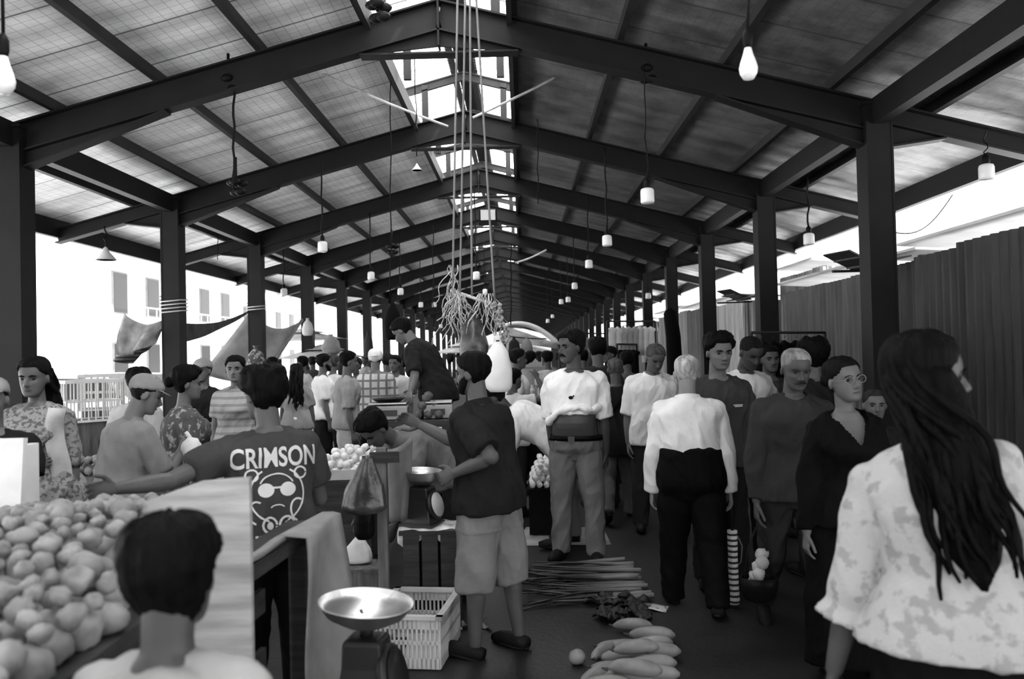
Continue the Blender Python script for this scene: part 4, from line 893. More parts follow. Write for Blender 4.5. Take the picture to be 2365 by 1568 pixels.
# hanging black bag
p = P(908, 785, 9.6); o = empty('hanging_bag', 'black bag hanging on a cord above the counter', 'bag', p)
MB().loft([[V((w_*math.cos(a)+dx, dd*math.sin(a), z)) for a in (2*math.pi*j/20 for j in range(20))] for z, w_, dd, dx in ((0, .08, .05, .02), (.03, .1, .07, .01), (.2, .105, .08, 0), (.32, .08, .06, 0), (.40, .035, .03, .0), (.44, .02, .02, 0))]).build('bag_body', M(.012), o, True)
MB().tube([(0, 0, .43), (.03, 0, .5), (.0, 0, .56), (-.03, 0, .5), (0, 0, .43)], .01, 6).build('handle', M(.02), o, True)
# floodlight
p = P(1127, 498, 12); o = empty('hanging_floodlight', 'square floodlight on a bracket under the ridge', 'floodlight', p)
MB().box((0, .03, 0), (.26, .06, .2)).build('housing', blackp, o, False, .01); MB().box((0, -.004, .01), (.215, .012, .15)).build('lens', mat('lamp lens', .6, .2), o)
MB().box((0, .0, -.12), (.27, .08, .04)).build('bracket', blackp, o); MB().tube([(0, .05, -.1), (0, .09, .1), (0, .05, zroof(p.x)-p.z-.3)], .01, 6).build('stem', blackp, o, True)

# ================================================================ MARKET GOODS
def rnd_ball(seed, rx, ry, rz_, lump=.12, n=14, m=9):
    return MB().ball((0, 0, 0), (rx, ry, rz_), n, m, f=lambda p: p*(1+lump*noise.noise(p*1.6+V((seed, 0, 0))))).mesh('tuber')
def scatter(name, lab, cat, group, protos, spots, m, r2, child=None):
    for i, (p, s) in enumerate(spots):
        o = bpy.data.objects.new(name, protos[i % len(protos)]); COL.objects.link(o); o.location = p; o.scale = (s, s, s)
        o.rotation_euler = (r2.uniform(0, 6.28), r2.uniform(-.6, .6), r2.uniform(0, 6.28)); tag(o, lab, cat, group)
def pile(x0, x1, y0, y1, z, n, r, layers, r2):
    out = []
    for k in range(layers):
        i = k*r*.9; x = x0+r+i; row = 0
        while x < x1-r-i:
            y = y0+r+i+(r if row % 2 else 0)+r2.uniform(0, .4)*r
            while y < y1-r-i: out.append((V((x+r2.uniform(-.28, .28)*r, y+r2.uniform(-.28, .28)*r, z+r*.9+k*r*1.7+r2.uniform(-.1, .2)*r*k)), 1.)); y += 2.35*r
            x += 2.*r; row += 1
    r2.shuffle(out); return out[:n]
def protos_of(name, m, n, rx, ry, rz_, lump):
    out = []
    for i in range(n):
        me = rnd_ball(i*3.3, rx, ry, rz_, lump); me.name = name; me.materials.append(m); me.polygons.foreach_set('use_smooth', [True]*len(me.polygons)); out.append(me)
    return out
wood = mat('dark old wood', .06, .75, var=.4, vscale=4, stretch=(1, 1, 8), bump=.3, bscale=30); woodl = mat('scuffed pale board', .45, .6, var=.25, vscale=3, stretch=(1, 1, 9), bump=.15, bscale=30)
wood2 = mat('grey worn wood', .16, .8, var=.35, vscale=5, stretch=(6, 6, 1), bump=.3, bscale=30); card = mat('grey cardboard', .3, .9, var=.12, vscale=9)
def table(name, lab, x0, x1, y0, y1, z, m=wood, th=.04, skirt=0., leg=.06, rz=0):
    cx, cy = (x0+x1)/2, (y0+y1)/2; w_, d_ = x1-x0, y1-y0; r = empty(name, lab, 'stall table', (cx, cy, 0), rz)
    MB().box((0, 0, z-th/2), (w_, d_, th)).build('tabletop', m, r)
    for sx in (-1, 1):
        for sy in (-1, 1): MB().box((sx*(w_/2-leg), sy*(d_/2-leg), (z-th)/2), (leg, leg, z-th)).build('leg', m, r)
    if skirt:
        MB().box((0, -d_/2+.012, z-th-skirt/2), (w_-.01, .02, skirt)).build('front_board', m, r); MB().box((w_/2-.012, 0, z-th-skirt/2), (.02, d_-.06, skirt)).build('side_board', m, r)
    return r
# potato stall
HZ = 1.10
pt = empty('potato_table', 'rough stall table under the potato heap, nearest on the left', 'stall table', (0, 0, 0))
poly = [(-1.75, 1.02), (-.86, 1.02), (-.87, 1.60), (-.89, 1.95), (-1.04, 2.05), (-1.06, 3.0), (-2.4, 3.0)]
MB().loft([[V((x, y, z)) for x, y in poly] for z in (.99, 1.03)]).build('tabletop', wood, pt)
for x, y in ((-1.6, 1.1), (-.93, 1.1), (-1.0, 1.9), (-1.12, 2.9), (-2.2, 2.9)): MB().box((x, y, .495), (.06, .06, .99)).build('leg', wood, pt)
q = P(577, 1102, 2.25); ql = P(348, 1112, 2.25)
bo = empty('upright_board', 'pale scuffed board standing upright beside the boy at the potato heap', 'board', ((q.x+ql.x)/2, 2.25, 0), R(2))
hw = (q.x-ql.x)/2; MB().loft([[V((x_, y_, z_)) for x_, z_ in ((-hw, 0), (hw, 0), (hw, q.z), (-hw+.14, q.z-.008), (-hw, q.z-.055))] for y_ in (-.012, .012)]).build('board', woodl, bo); MB().box((.03, .03, .5), (.05, .04, 1.0)).build('brace', wood, bo)
r2 = random.Random(12); spots = []; pm = mat('earthy potato skin', .31, .75, var=.35, vscale=14, bump=.25, bscale=60); pp = protos_of('potato', pm, 6, .040, .034, .030, .28)
def hz(X, Y): return 1.075 + .12*math.exp(-((X+1.35)/.5)**2 - ((Y-2.1)/.75)**2)
tries = 0
while tries < 16000 and len(spots) < 225:
    tries += 1; Y = r2.uniform(1.12, 2.98); lim = lambda px: (px-1206)/FPX*Y
    X = r2.uniform(lim(-70), min(lim(345), -.90 if Y < 1.93 else -1.08)); s = r2.choice((.55, .62, .7, .75, .8, .9, 1.05)) * (1. if r2.random() > .05 else 1.45)
    if all((X-p.x)**2 + (Y-p.y)**2 > (.0385*(s+s0))**2 for p, s0 in spots): spots.append((V((X, Y, hz(X, Y) + r2.uniform(-.012, .022))), s))
low = []
for i in range(4000):
    if len(low) > 90: break
    Y = r2.uniform(1.12, 2.95); X = r2.uniform((-70-1206)/FPX*Y, min((340-1206)/FPX*Y, -.92 if Y < 1.93 else -1.10))
    if all((X-p.x)**2 + (Y-p.y)**2 > .0055 for p, s0 in low): low.append((V((X, Y, max(1.064, hz(X, Y)-.085))), 1.2))
scatter('potato', 'earthy potato in the big heap at the lower left', 'potato', 'potatoes in the heap on the near left table', pp, spots+low, pm, r2)
p = P(30, 1150, 2.85); o = empty('foam_box', 'white foam box behind the potato heap at the left edge', 'box', (p.x-.30, 3.03, 1.06), R(4))
MB().box((0, 0, .14), (.44, .03, .30), Matrix.Rotation(R(-6), 3, 'X')).build('side', M(.8, bump=.05), o); MB().box((0, .06, .02), (.44, .12, .03)).build('base', M(.8, bump=.05), o)
for sx in (-1, 1): MB().box((sx*.2, .06, .13), (.03, .12, .26)).build('side', M(.8, bump=.05), o)
# dark counter with draped card, in front of the printed tee
ct = table('stall_counter', 'dark slatted counter between the pale board and the front scale', -1.03, -.88, 2.32, 3.42, .95, wood, .05, 0, .07, R(-4))
for j in range(4):
    MB().box((.05, -.3+.0*j, .2+.2*j), (.02, .5, .08)).build('slat', wood2 if j == 1 else wood, ct)
mb = MB(); e0, e1 = V((-.855, 2.98, .965)), V((-.80, 3.44, .965))
mb.grid(lambda u, v: e0.lerp(e1, u) + (V((-.06*(1-v/.25), 0, .012)) if v < .25 else V((.03+.06*(v-.25)+.02*math.sin(u*4+v*5), .02*math.sin(v*6), -.62*(v-.25)/.75))), 10, 16, thick=(.008, 0, .004))
tag(mb.build('cardboard_sheet', card, None, True), 'grey cardboard sheet folded down over the dark counter edge', 'cardboard')
mb = MB(); e0, e1 = V((-.925, 2.45, .962)), V((-.87, 2.97, .962))
mb.grid(lambda u, v: e0.lerp(e1, u) + V((.0-.03*v, 0, .006*math.sin(u*8))), 8, 4, thick=(0, 0, .018)); tag(mb.build('cardboard_sheet', card, None, True), 'thin cardboard edge lying along the dark counter top', 'cardboard')
# scales
chrome = mat('brushed pan metal', .62, .32, .9, var=.25, vscale=5, bump=.12, bscale=12); iron = mat('dark scale housing', .035, .45, spec=.45, var=.2)
bx_ = P(832, 1302, 4.95); wb = empty('wooden_box', 'small rough box with a white bag on it behind the wooden post', 'box', (bx_.x, bx_.y, 0)); MB().box((0, 0, bx_.z/2), (.26, .22, bx_.z-.004)).build('box', wood2, wb, False, .01); MB().box((0, 0, bx_.z-.012), (.28, .24, .016)).build('lid', wood2, wb)
def dial_scale(lab, c, z0, rp_, hgt, tilt, rz, dp=1., fat_=1., fc=.7):
    r = empty('weighing_scale', lab, 'weighing scale', (c[0], c[1], z0), rz); rt = Matrix.Rotation(tilt, 3, 'Y')
    MB().lathe([(a_, b_*dp if b_ < 0 else b_) for a_, b_ in ((.002, -.045), (rp_*.5, -.038), (rp_*.82, -.018), (rp_, .012), (rp_*1.02, .014), (rp_*1.0, .018), (rp_*.8, -.010), (rp_*.5, -.030), (.002, -.036))], (0, 0, hgt), 40, rt).build('pan', chrome, r, True)
    w_ = rp_*.95*fat_
    h = MB(); h.loft([[V((sx*a, sy*b, z)) for sx, sy in ((-1, -1), (1, -1), (1, 1), (-1, 1))] for z, a, b in ((0, w_*.62, w_*.55), (.03, w_*.62, w_*.55), (hgt*.5, w_*.46, w_*.42), (hgt*.72, w_*.44, w_*.4), (hgt*.75, w_*.36, w_*.32))]); h.build('housing', iron, r, False, .012)
    MB().tube([(0, 0, hgt*.74), (0, 0, hgt-.045)], .022, 12).build('stem', iron, r, True)
    for a in range(3): MB().tube([(0, 0, hgt*.80), (rp_*.55*math.cos(a*2.1), rp_*.55*math.sin(a*2.1), hgt-.035)], .007, 6).build('support_arm', iron, r, True)
    rd = Matrix.Rotation(R(90), 3, 'Y') @ Matrix.Rotation(R(0), 3, 'X')
    d_ = MB().lathe([(.002, 0), (rp_*.62, 0), (rp_*.68, .012), (rp_*.68, .03), (rp_*.6, .034), (.002, .034)], (w_*.46, 0, hgt*.38), 32, Matrix.Rotation(R(76), 3, 'Y')).build('dial_case', iron, r, True)
    MB().lathe([(.002, 0), (rp_*.58, 0), (rp_*.58, .004), (.002, .004)], (w_*.46+.036, 0, hgt*.38+.008), 32, Matrix.Rotation(R(76), 3, 'Y')).build('dial_face', M(fc, .3, bump=0), d_, True)
    MB().box((0, 0, -.0+.008), (w_*1.4, w_*1.2, .016)).build('foot_plate', iron, r); return r
p = P(845, 1402, 2.65); pz = p.z
dial_scale('dial scale with a wide shiny pan, nearest to the camera in the middle', (p.x, p.y), pz-.36, .152, .36, R(5), R(-8), 1.3, 1., .05)
cr = empty('wooden_crate', 'wooden crate under the nearest dial scale, mostly below the picture', 'crate', (p.x, p.y, 0)); MB().box((0, 0, (pz-.36)/2-.006), (.34, .34, pz-.372)).build('box', wood2, cr, False, .01); MB().box((0, 0, pz-.368), (.36, .36, .012)).build('lid', wood2, cr)
p2 = P(972, 1092, 5.0)
dial_scale('dial scale with a shiny pan on the tall slatted crate', (p2.x, p2.y), .60, .125, p2.z-.60, R(3), R(-20), 1.7, 1.3)
cr = empty('slatted_crate', 'tall dark slatted crate with the second dial scale on it', 'crate', (p2.x+.055, p2.y, 0), R(3))
for i in range(3): MB().box((-.11+.11*i, -.15, .285), (.095, .018, .57)).build('slat', wood, cr, False, .004)
for i in range(3): MB().box((.165, -.1+.1*i, .285), (.018, .09, .57)).build('slat', wood, cr, False, .004)
MB().box((0, 0, .58), (.36, .32, .02)).build('lid', wood, cr); MB().box((0, .02, .28), (.30, .26, .55)).build('core', M(.01), cr)
mb = MB().grid(lambda u, v: V((p2.x-.13+.36*u, p2.y-.12+.24*v if v > .3 else p2.y-.135, .597+.006*math.sin(u*20) if v > .3 else .597-(.3-v)*(.25+.12*math.sin(u*9)))), 24, 12, thick=(0, -.004, .004))
tag(mb.build('plastic_sheet', mat('crumpled clear plastic', .55, .25, spec=.6, var=.5, vscale=14, bump=.6, bscale=25), None, True), 'crumpled pale plastic sheet under the second dial scale', 'plastic sheet')
# pale plastic crate
r = empty('plastic_crate', 'pale slotted plastic crate on the floor behind the nearest scale', 'crate', (P(974, 1530, 4.66).x, 4.53, 0), R(-7)); cm2 = mat('pale crate plastic', .5, .5, var=.15, vscale=5)
CW, CL, CH = .36, .5, .27
def slotted(mb, a, b, n, z0, z1):
    a, b = V(a), V(b)
    for z, h in ((z0+.025, .05), (z1-.03, .06), ((z0+z1)/2, .02)): mb.beam(a+V((0, 0, z)), b+V((0, 0, z)), .012, h)
    for i in range(n+1): q_ = a.lerp(b, i/n); mb.beam(q_+V((0, 0, z0)), q_+V((0, 0, z1)), .012, .010, (b-a).normalized())
for nm, a, b, n in (('front_wall', (-CW/2, -CL/2, 0), (CW/2, -CL/2, 0), 15), ('back_wall', (-CW/2, CL/2, 0), (CW/2, CL/2, 0), 15), ('side_wall', (-CW/2, -CL/2, 0), (-CW/2, CL/2, 0), 20), ('side_wall', (CW/2, -CL/2, 0), (CW/2, CL/2, 0), 20)):
    mb = MB(); slotted(mb, a, b, n, .01, CH); mb.build(nm, cm2, r)
MB().box((0, 0, .012), (CW, CL, .016)).build('bottom', cm2, r); rim = MB()
for s in (-1, 1): rim.box((s*CW/2, 0, CH), (.035, CL+.035, .02)); rim.box((0, s*CL/2, CH), (CW+.035, .035, .02))
rim.build('rim', cm2, r)
# post with plastic bags, cloth
px_ = P(884, 1180, 4.55); r = empty('wooden_post', 'rough wooden post hung with plastic bags, left of the second scale', 'post', (px_.x, px_.y, 0)); MB().box((0, 0, .56), (.055, .05, 1.12)).build('post', wood2, r); MB().box((.02, -.03, 1.07), (.16, .02, .06)).build('crosspiece', wood, r); MB().box((0, 0, .02), (.22, .22, .04)).build('foot', wood, r)
sack(852, 1052, 1190, .125, 4.42, plast, 'dark cloudy plastic bag hanging on the wooden post', 'hanging_plastic_bag', 'bag', False, 5, True)
for q5 in ((1016, 986, 1066, .085, 6.1, 'white cloth bag hung on the right of the counter front, behind the second scale'), (978, 1000, 1062, .07, 6.2, 'smaller white bag hung left of the larger one on the counter front'), (832, 1236, 1302, .10, 4.95, 'white bag lying behind the wooden post foot')): sack(*q5[:5], M(.62, .5, var=.2), q5[5], 'hanging_bag' if q5[1] < 1100 else 'plastic_bag', 'bag', False, q5[0], True)
sack(842, 1120, 1245, .06, 4.5, M(.012, .4), 'black plastic bag hanging low behind the cloudy one', 'hanging_plastic_bag', 'bag', False, 6)
cloth('hung_cloth', 'pale grey cloth hung beside the wooden post', 'cloth', (P(893, 1040, 4.62), P(953, 1005, 5.0), P(948, 1195, 5.0), P(898, 1205, 4.62)), M(.4, var=.15, vscale=7), .02, 12, wr=.02)
# trays of white bulbs
gm_ = mat('white garlic skin', .8, .7, var=.15, vscale=20, bump=.2); gp = protos_of('garlic_bulb', gm_, 3, .028, .028, .026, .2); onm = mat('pale onion skin', .45, .5, var=.3, vscale=12)
table('tray_table', 'low table of cardboard trays behind the bending man', -1.62, -1.08, 5.75, 6.62, .76, wood, .04, .5)
trm = mat('pale tray card', .5, .85, var=.1)
def tray(lab, c, w_, d_, h, rz, m=trm, tilt=0.):
    r = empty('produce_tray', lab, 'tray', c, rz); r.rotation_euler.x = tilt
    MB().box((0, 0, .006), (w_, d_, .012)).build('base', m, r)
    for s in (-1, 1): MB().box((s*w_/2, 0, h/2), (.01, d_, h)).build('side', m, r); MB().box((0, s*d_/2, h/2), (w_, .01, h)).build('end', m, r)
    return r
tl = ['front tray of white bulbs on the low tray table', 'middle tray of white bulbs on the low tray table', 'back tray of white bulbs on the low tray table']
tg = ['white bulbs in the front tray', 'white bulbs in the middle tray', 'white bulbs in the back tray']
for i in range(3):
    c = V((-1.36+.05*i, 5.9+.28*i, .765)); tray(tl[i], c, .42, .26, .07, .1)
    sp = pile(c.x-.2, c.x+.2, c.y-.125, c.y+.125, .785, 60, .03, 3, r2)
    scatter('garlic_bulb', 'white bulb heaped in the %s tray of the tray table' % ('front', 'middle', 'back')[i], 'garlic', tg[i], gp, sp, gm_, r2)
table('garlic_table', 'low dark box table of white bulbs beside the standing man with a bare belly', .02, .42, 7.3, 8.2, .42, M(.02), .04, .36)
sp = pile(.03, .41, 7.31, 8.15, .42, 260, .031, 4, r2)
scatter('garlic_bulb', 'white bulb heaped on the low dark table by the bare-bellied man', 'garlic', 'white bulbs on the low dark table', gp, sp, gm_, r2)
# back counter with platform scales
table('back_counter', 'dark cluttered counter where the stallholder in a polo works', -1.30, -.36, 6.75, 7.35, 1.09, wood, .05, .8)
def platform_scale(lab, x, y, d, w_, dish):
    p = P(x, y, d); r = empty('platform_scale', lab, 'weighing scale', (p.x, p.y, 1.095), R(4)); gm2 = M(.36, .5, bump=.05)
    MB().loft([[V((sx*w_/2*a, sy*.13*a, z)) for sx, sy in ((-1, -1), (1, -1), (1, 1), (-1, 1))] for z, a in ((0, 1), (.10, 1), (.115, .95))]).build('scale_body', gm2, r, False, .006)
    MB().box((0, 0, .135), (w_*.95, .25, .012)).build('plate', chrome, r); MB().box((0, -.133, .055), (w_*.5, .006, .05)).build('display', M(.1, .3, bump=0), r)
    if dish: MB().lathe([(.002, 0), (.10, .002), (.15, .035), (.155, .036), (.10, .010), (.002, .008)], (0, 0, .142), 28).build('dish', iron, r, True)
platform_scale('grey platform scale with a dark dish on the back counter', 898, 945, 7.0, .33, True); platform_scale('smaller grey platform scale right of the stallholder on the back counter', 1012, 925, 7.05, .24, False)
pl_ = empty('platform', 'raised wooden platform the stallholder in a dark polo stands on', 'platform', (*PPL['vendor']['root'].location.xy, 0)); MB().box((0, 0, .39), (.7, .55, .06)).build('deck', wood, pl_)
for sx in (-1, 1):
    for sy in (-1, 1): MB().box((sx*.3, sy*.22, .18), (.06, .06, .36)).build('leg', wood, pl_)
vm = [mat('dull vegetable %g' % c, c, .6, var=.3, vscale=15) for c in (.12, .3)]
vp = protos_of('vegetable', vm[0], 3, .04, .035, .034, .25); vp2 = protos_of('vegetable', vm[1], 3, .04, .035, .034, .25)
sp = pile(-.93, -.66, 6.82, 7.25, 1.09, 50, .042, 3, r2)
scatter('vegetable', 'dark vegetable heaped between the two platform scales', 'vegetable', 'dark vegetables on the back counter', vp, sp, vm[0], r2)
# left stalls further back
table('produce_table', 'pale table of produce in front of the long-haired woman in a white skirt', -3.3, -2.4, 8.3, 9.3, .72, woodl, .04, .5)
sp = pile(-3.25, -2.45, 8.35, 9.25, .72, 150, .044, 2, r2)
scatter('vegetable', 'pale vegetable on the table before the woman in a white skirt', 'vegetable', 'pale vegetables on the table at the left', vp2, sp, vm[1], r2)
table('produce_table', 'table of produce between the sari woman and the second left column', -4.3, -3.1, 6.6, 7.1, .7, wood2, .04, .4)
sp = pile(-4.25, -3.15, 6.65, 7.05, .70, 90, .044, 2, r2)
scatter('vegetable', 'vegetable on the table near the sari woman', 'vegetable', 'vegetables on the table near the second left column', vp2, sp, vm[1], r2)
for i, (x, y, d, lab) in enumerate(((248, 905, 8.9, 'white wire basket stacked by the outer left column, tilted'), (200, 925, 7.6, 'white wire basket lying below the tilted one'))):
    p = P(x, y, d); r = empty('wire_basket', lab, 'basket', (p.x, p.y, 0), R(20+30*i)); zc = p.z-.18; wm = M(.7, .4, bump=0)
    for nm, a, b in (('front_wall', (-.25, -.2), (.25, -.2)), ('back_wall', (-.25, .2), (.25, .2)), ('side_wall', (-.25, -.2), (-.25, .2)), ('side_wall', (.25, -.2), (.25, .2))):
        mb = MB(); A, B_ = V((*a, zc)), V((*b, zc)); mb.beam(A, B_, .015, .02); mb.beam(A+V((0, 0, .36)), B_+V((0, 0, .36)), .02, .03); mb.beam(A+V((0, 0, .18)), B_+V((0, 0, .18)), .01, .015)
        for j in range(9): q_ = A.lerp(B_, j/8); mb.beam(q_, q_+V((0, 0, .36)), .01, .01, (1, .3, 0))
        mb.build(nm, wm, r)
    MB().box((0, 0, zc/2), (.46, .36, zc)).build('stand', wood2, r)
# far right: clothes stall, garments on a rail
def rail(lab, x0, x1, y, d, n, seed, dark, h=.5, group=''):
    a, b = P(x0, y, d), P(x1, y, d+.6); r = empty('clothes_rail', lab, 'clothes rail', (0, 0, 0)); MB().tube([a, b], .015, 8).build('rail', steel2, r, True)
    for q_ in (a, b): MB().tube([(q_.x, q_.y, 0), q_], .018, 8).build('post', steel2, r, True)
    r3 = random.Random(seed)
    for i in range(n):
        c = a.lerp(b, (i+.8)/(n+.6)); wd = (b-a).length/n*.62; hh_ = h*r3.uniform(.7, 1.2); tone = r3.choice(dark)
        prof = [(.15, 0), (.25, -.02), (.9, -.07), (1., -.14), (.72, -.2), (.75, -.6), (.82, -1.)]
        rings = [[V((wd*w_*math.cos(t)*(1+.08*math.sin(3*t+i)), .05*math.sin(t)*(1+.3*math.sin(2*t)), z*hh_)) for t in (2*math.pi*j/16 for j in range(16))] for w_, z in prof]
        o = MB().loft(rings).build('hanging_garment', M(tone), None, True); o.location = c - V((0, 0, .085)); o.rotation_euler.z = r3.uniform(-.4, .4)
        tag(o, group[0], 'garment', group[1])
        MB().tube([(0, 0, .02), (.02, 0, .04), (0, 0, .055)], .004, 5).build('hanger', steel2, o, True)
rail('clothes rail of pale garments across the far aisle stall', 1402, 1512, 742, 13.2, 8, 3, (.8, .7, .75, .5), .62, ('pale garment hanging on the far aisle rail', 'pale garments on the far rail'))
rail('clothes rail of dark garments lower down the far aisle stall', 1425, 1470, 795, 12.9, 4, 4, (.02, .04), .45, ('dark garment hanging below the pale ones at the far stall', 'dark garments at the far stall'))
rail('rail of black clothes in the shade by the second right column', 1735, 1905, 768, 8.9, 6, 5, (.012, .02), .75, ('black garment hanging on the rail by the second right column', 'black garments on the shaded rail'))
rail('rail of narrow belts and strips far down the aisle', 1338, 1396, 770, 17, 9, 6, (.3, .05, .5), .6, ('narrow strip of cloth hanging far down the aisle', 'strips on the far aisle rail'))
# far central stall under an arched awning
p0 = P(1165, 752, 18); p1 = P(1292, 795, 18); r = empty('awning', 'pale arched awning over the far middle stall', 'awning', (0, 0, 0)); mid = P(1215, 742, 18)
arcp = [V((lerp(p0.x, p1.x, t), 18, p0.z*(1-t)**2 + 2*t*(1-t)*(mid.z+.12) + p1.z*t*t)) for t in (j/12 for j in range(13))]
mb = MB().grid(lambda u, v: arcp[min(12, int(round(u*12)))] + V((0, 2.2*v, 0)), 12, 3, thick=(0, 0, .02)); mb.build('canopy', M(.75, bump=0), r, True); MB().tube(arcp, .04, 8).build('front_hoop', M(.85, bump=0), r, True)
cloth('valance', None, None, (arcp[0], arcp[12], arcp[12]-V((0, 0, .1)), arcp[0]-V((0, 0, .35))), M(.5, var=.2), .0, 10, parent=r)
for q_ in (arcp[0], arcp[12]): MB().tube([(q_.x, q_.y, 0), q_], .03, 8).build('pole', steel2, r, True)
for x, c_, lab in ((1188, .05, 'dark bag hanging under the arched awning'), (1217, .3, 'grey cape-like bag hanging under the arched awning')): sack(x, 778, 818, .13, 17.5, M(c_), lab, 'hanging_sack', 'bag', False, x)
rp(P(1172, 776, 17.5), P(1262, 782, 17.5), .02, .012, 'line of string under the arched awning', blackp)
table('snack_counter', 'dark-fronted counter of packets under the far awning', .0, .85, 9.9, 10.6, .93+.12, M(.03), .05, .9)
sp = [(V((r2.uniform(.05, .8), r2.uniform(9.95, 10.5), 1.10)), 1.) for _ in range(26)]
pk = MB().lathe([(.028, -.05), (.03, -.04), (.03, .06), (.012, .09), (.012, .12)], n=10).mesh('jar'); pk.materials.append(M(.5, .3, bump=0))
for i, (q_, s) in enumerate(sp): o = bpy.data.objects.new('jar', pk); COL.objects.link(o); o.location = q_; o.scale = (1, 1, r2.uniform(.7, 1.4)); tag(o, 'small jar on the snack counter under the far awning', 'jar', 'jars on the snack counter')
for i, (x, y, d, w_, lab) in enumerate(((742, 800, 19, 2.2, 'far striped parasol beyond the fourth left column'), (1075, 792, 22, 2., 'far parasol behind the hanging sack'), (700, 762, 22, 2.4, 'low pale parasol at the left street edge'))):
    p = P(x, y, d); r = empty('parasol', lab, 'parasol', (p.x, p.y, 0)); MB().lathe([(w_/2, p.z-.25), (w_/2-.02, p.z-.27), (.03, p.z), (.02, p.z+.05), (w_/4, p.z-.08)], n=10).build('canopy', M(.55, bump=0), r); MB().tube([(0, 0, 0), (0, 0, p.z)], .02, 8).build('pole', steel2, r, True)
    MB().lathe([(.02, 0), (.22, 0), (.22, .05), (.03, .08)], n=14).build('base', steel2, r, True)
# --- on the floor of the aisle
c4 = [PZ(x, y, .004) for x, y in ((1215, 1218), (1392, 1218), (1412, 1258), (1188, 1260))]
mb = MB().grid(lambda u, v: c4[0].lerp(c4[1], u).lerp(c4[3].lerp(c4[2], u), v) + V((0, 0, .004*math.sin(u*9)*math.sin(v*4))), 10, 4, thick=(0, 0, .004)); tag(mb.build('floor_mat', M(.4, var=.15), None, True), 'pale mat on the floor under the feet of the bare-bellied man', 'mat')
stm = bpy.data.materials.new('stalk'); stm.use_nodes = True; nt = stm.node_tree; b_ = nt.nodes['Principled BSDF']; tc = nt.nodes.new('ShaderNodeTexCoord'); sx_ = nt.nodes.new('ShaderNodeSeparateXYZ'); cr_ = nt.nodes.new('ShaderNodeValToRGB'); nt.links.new(tc.outputs['Generated'], sx_.inputs[0]); nt.links.new(sx_.outputs[0], cr_.inputs[0]); nt.links.new(cr_.outputs[0], b_.inputs['Base Color'])
cr_.color_ramp.elements[0].color = (.008, .008, .008, 1); cr_.color_ramp.elements[0].position = .5; cr_.color_ramp.elements[1].color = (.2, .2, .2, 1); cr_.color_ramp.elements[1].position = 1; b_.inputs['Roughness'].default_value = .5
sp = []
for i in range(5):
    ln = .8; pts = [(ln*(t-1), .02*math.sin(t*5+i)+(.09*(i-2))*(1-t)**2, .012*math.sin(t*3+i)) for t in (j/9 for j in range(10))]
    me = MB().tube(pts, [.004+.012*min(1, t*1.3) for t in (j/9 for j in range(10))], 8).mesh('leek_stalk'); me.materials.append(stm); me.polygons.foreach_set('use_smooth', [True]*len(me.polygons)); sp.append(me)
for i in range(44):
    row, lay = i % 17, i // 17; t = row/16; q_ = PZ(lerp(1450, 1500, t)+r2.uniform(-12, 12), lerp(1316, 1390, t), 0)
    o = bpy.data.objects.new('leek_stalk', sp[i % 5]); COL.objects.link(o); o.location = (q_.x, q_.y, .022+.026*lay); o.rotation_euler = (r2.uniform(-.6, .6), 0, r2.uniform(-.12, .12)+.05); o.scale = (r2.uniform(.85, 1.08),)*3
    tag(o, 'long pale-ended stalk in the bundle on the aisle floor', 'leek', 'stalks in the bundle on the floor')
lf = mat('dark wilted leaf', .035, .6, var=.5, vscale=20)
for i, (x, y, lab) in enumerate(((1405, 1398, 'dark clump of leafy greens left of the banknote-sized paper'), (1452, 1402, 'dark clump of leafy greens beside the paper slip'), (1470, 1428, 'wilted greens lowest, just above the gourds'), (1408, 1432, 'curled greens at the left above the gourds'))):
    q_ = PZ(x, y, 0); mb = MB()
    for j in range(12):
        a = r2.uniform(0, 6.28); l_ = r2.uniform(.06, .13); h_ = r2.uniform(.02, .07); d_ = V((math.cos(a), math.sin(a), 0)); n_ = V((-d_.y, d_.x, 0)); b0 = V((r2.uniform(-.05, .05), r2.uniform(-.03, .03), .004))
        mb.grid(lambda u, v: b0 + d_*l_*u + n_*(v-.5)*.09*math.sin(math.pi*(.1+.85*u)) + V((0, 0, h_*math.sin(math.pi*u*.8)+.012*math.sin(v*9+u*7))), 6, 5, thick=(0, 0, .002))
    o = mb.build('leafy_greens', lf, None, True); o.location = q_; tag(o, lab, 'greens')
a, b, c, d_ = [PZ(x, y, .012) for x, y in ((1482, 1394), (1545, 1398), (1538, 1412), (1480, 1406))]
po = MB().grid(lambda u, v: a.lerp(b, u).lerp(d_.lerp(c, u), v) + V((0, 0, .006*math.sin(u*5))), 8, 3, thick=(0, 0, .001)).build('paper_slip', M(.5, pat='blotch', pc=.2, ps=40, pw=.55), None, True); tag(po, 'small printed paper slip lying on the floor by the greens', 'paper')
gd = mat('gourd skin', .25, .5, var=.3, vscale=9, spec=.4); gpr = []
for i in range(4):
    pts = [(.24*(t-.5), .012*math.sin(t*3+i), .012*math.sin(t*2.6)) for t in (j/10 for j in range(11))]
    me = MB().tube(pts, [.008, .022, .030, .034, .036, .037, .038, .037, .034, .026, .008], 12).mesh('gourd'); me.materials.append(gd); me.polygons.foreach_set('use_smooth', [True]*len(me.polygons)); gpr.append(me)
tipm = MB().tube([(-.118, 0, 0), (-.132, .002, .003), (-.145, .004, .008)], [.009, .006, .004], 6).mesh('stem'); tipm.materials.append(M(.1))
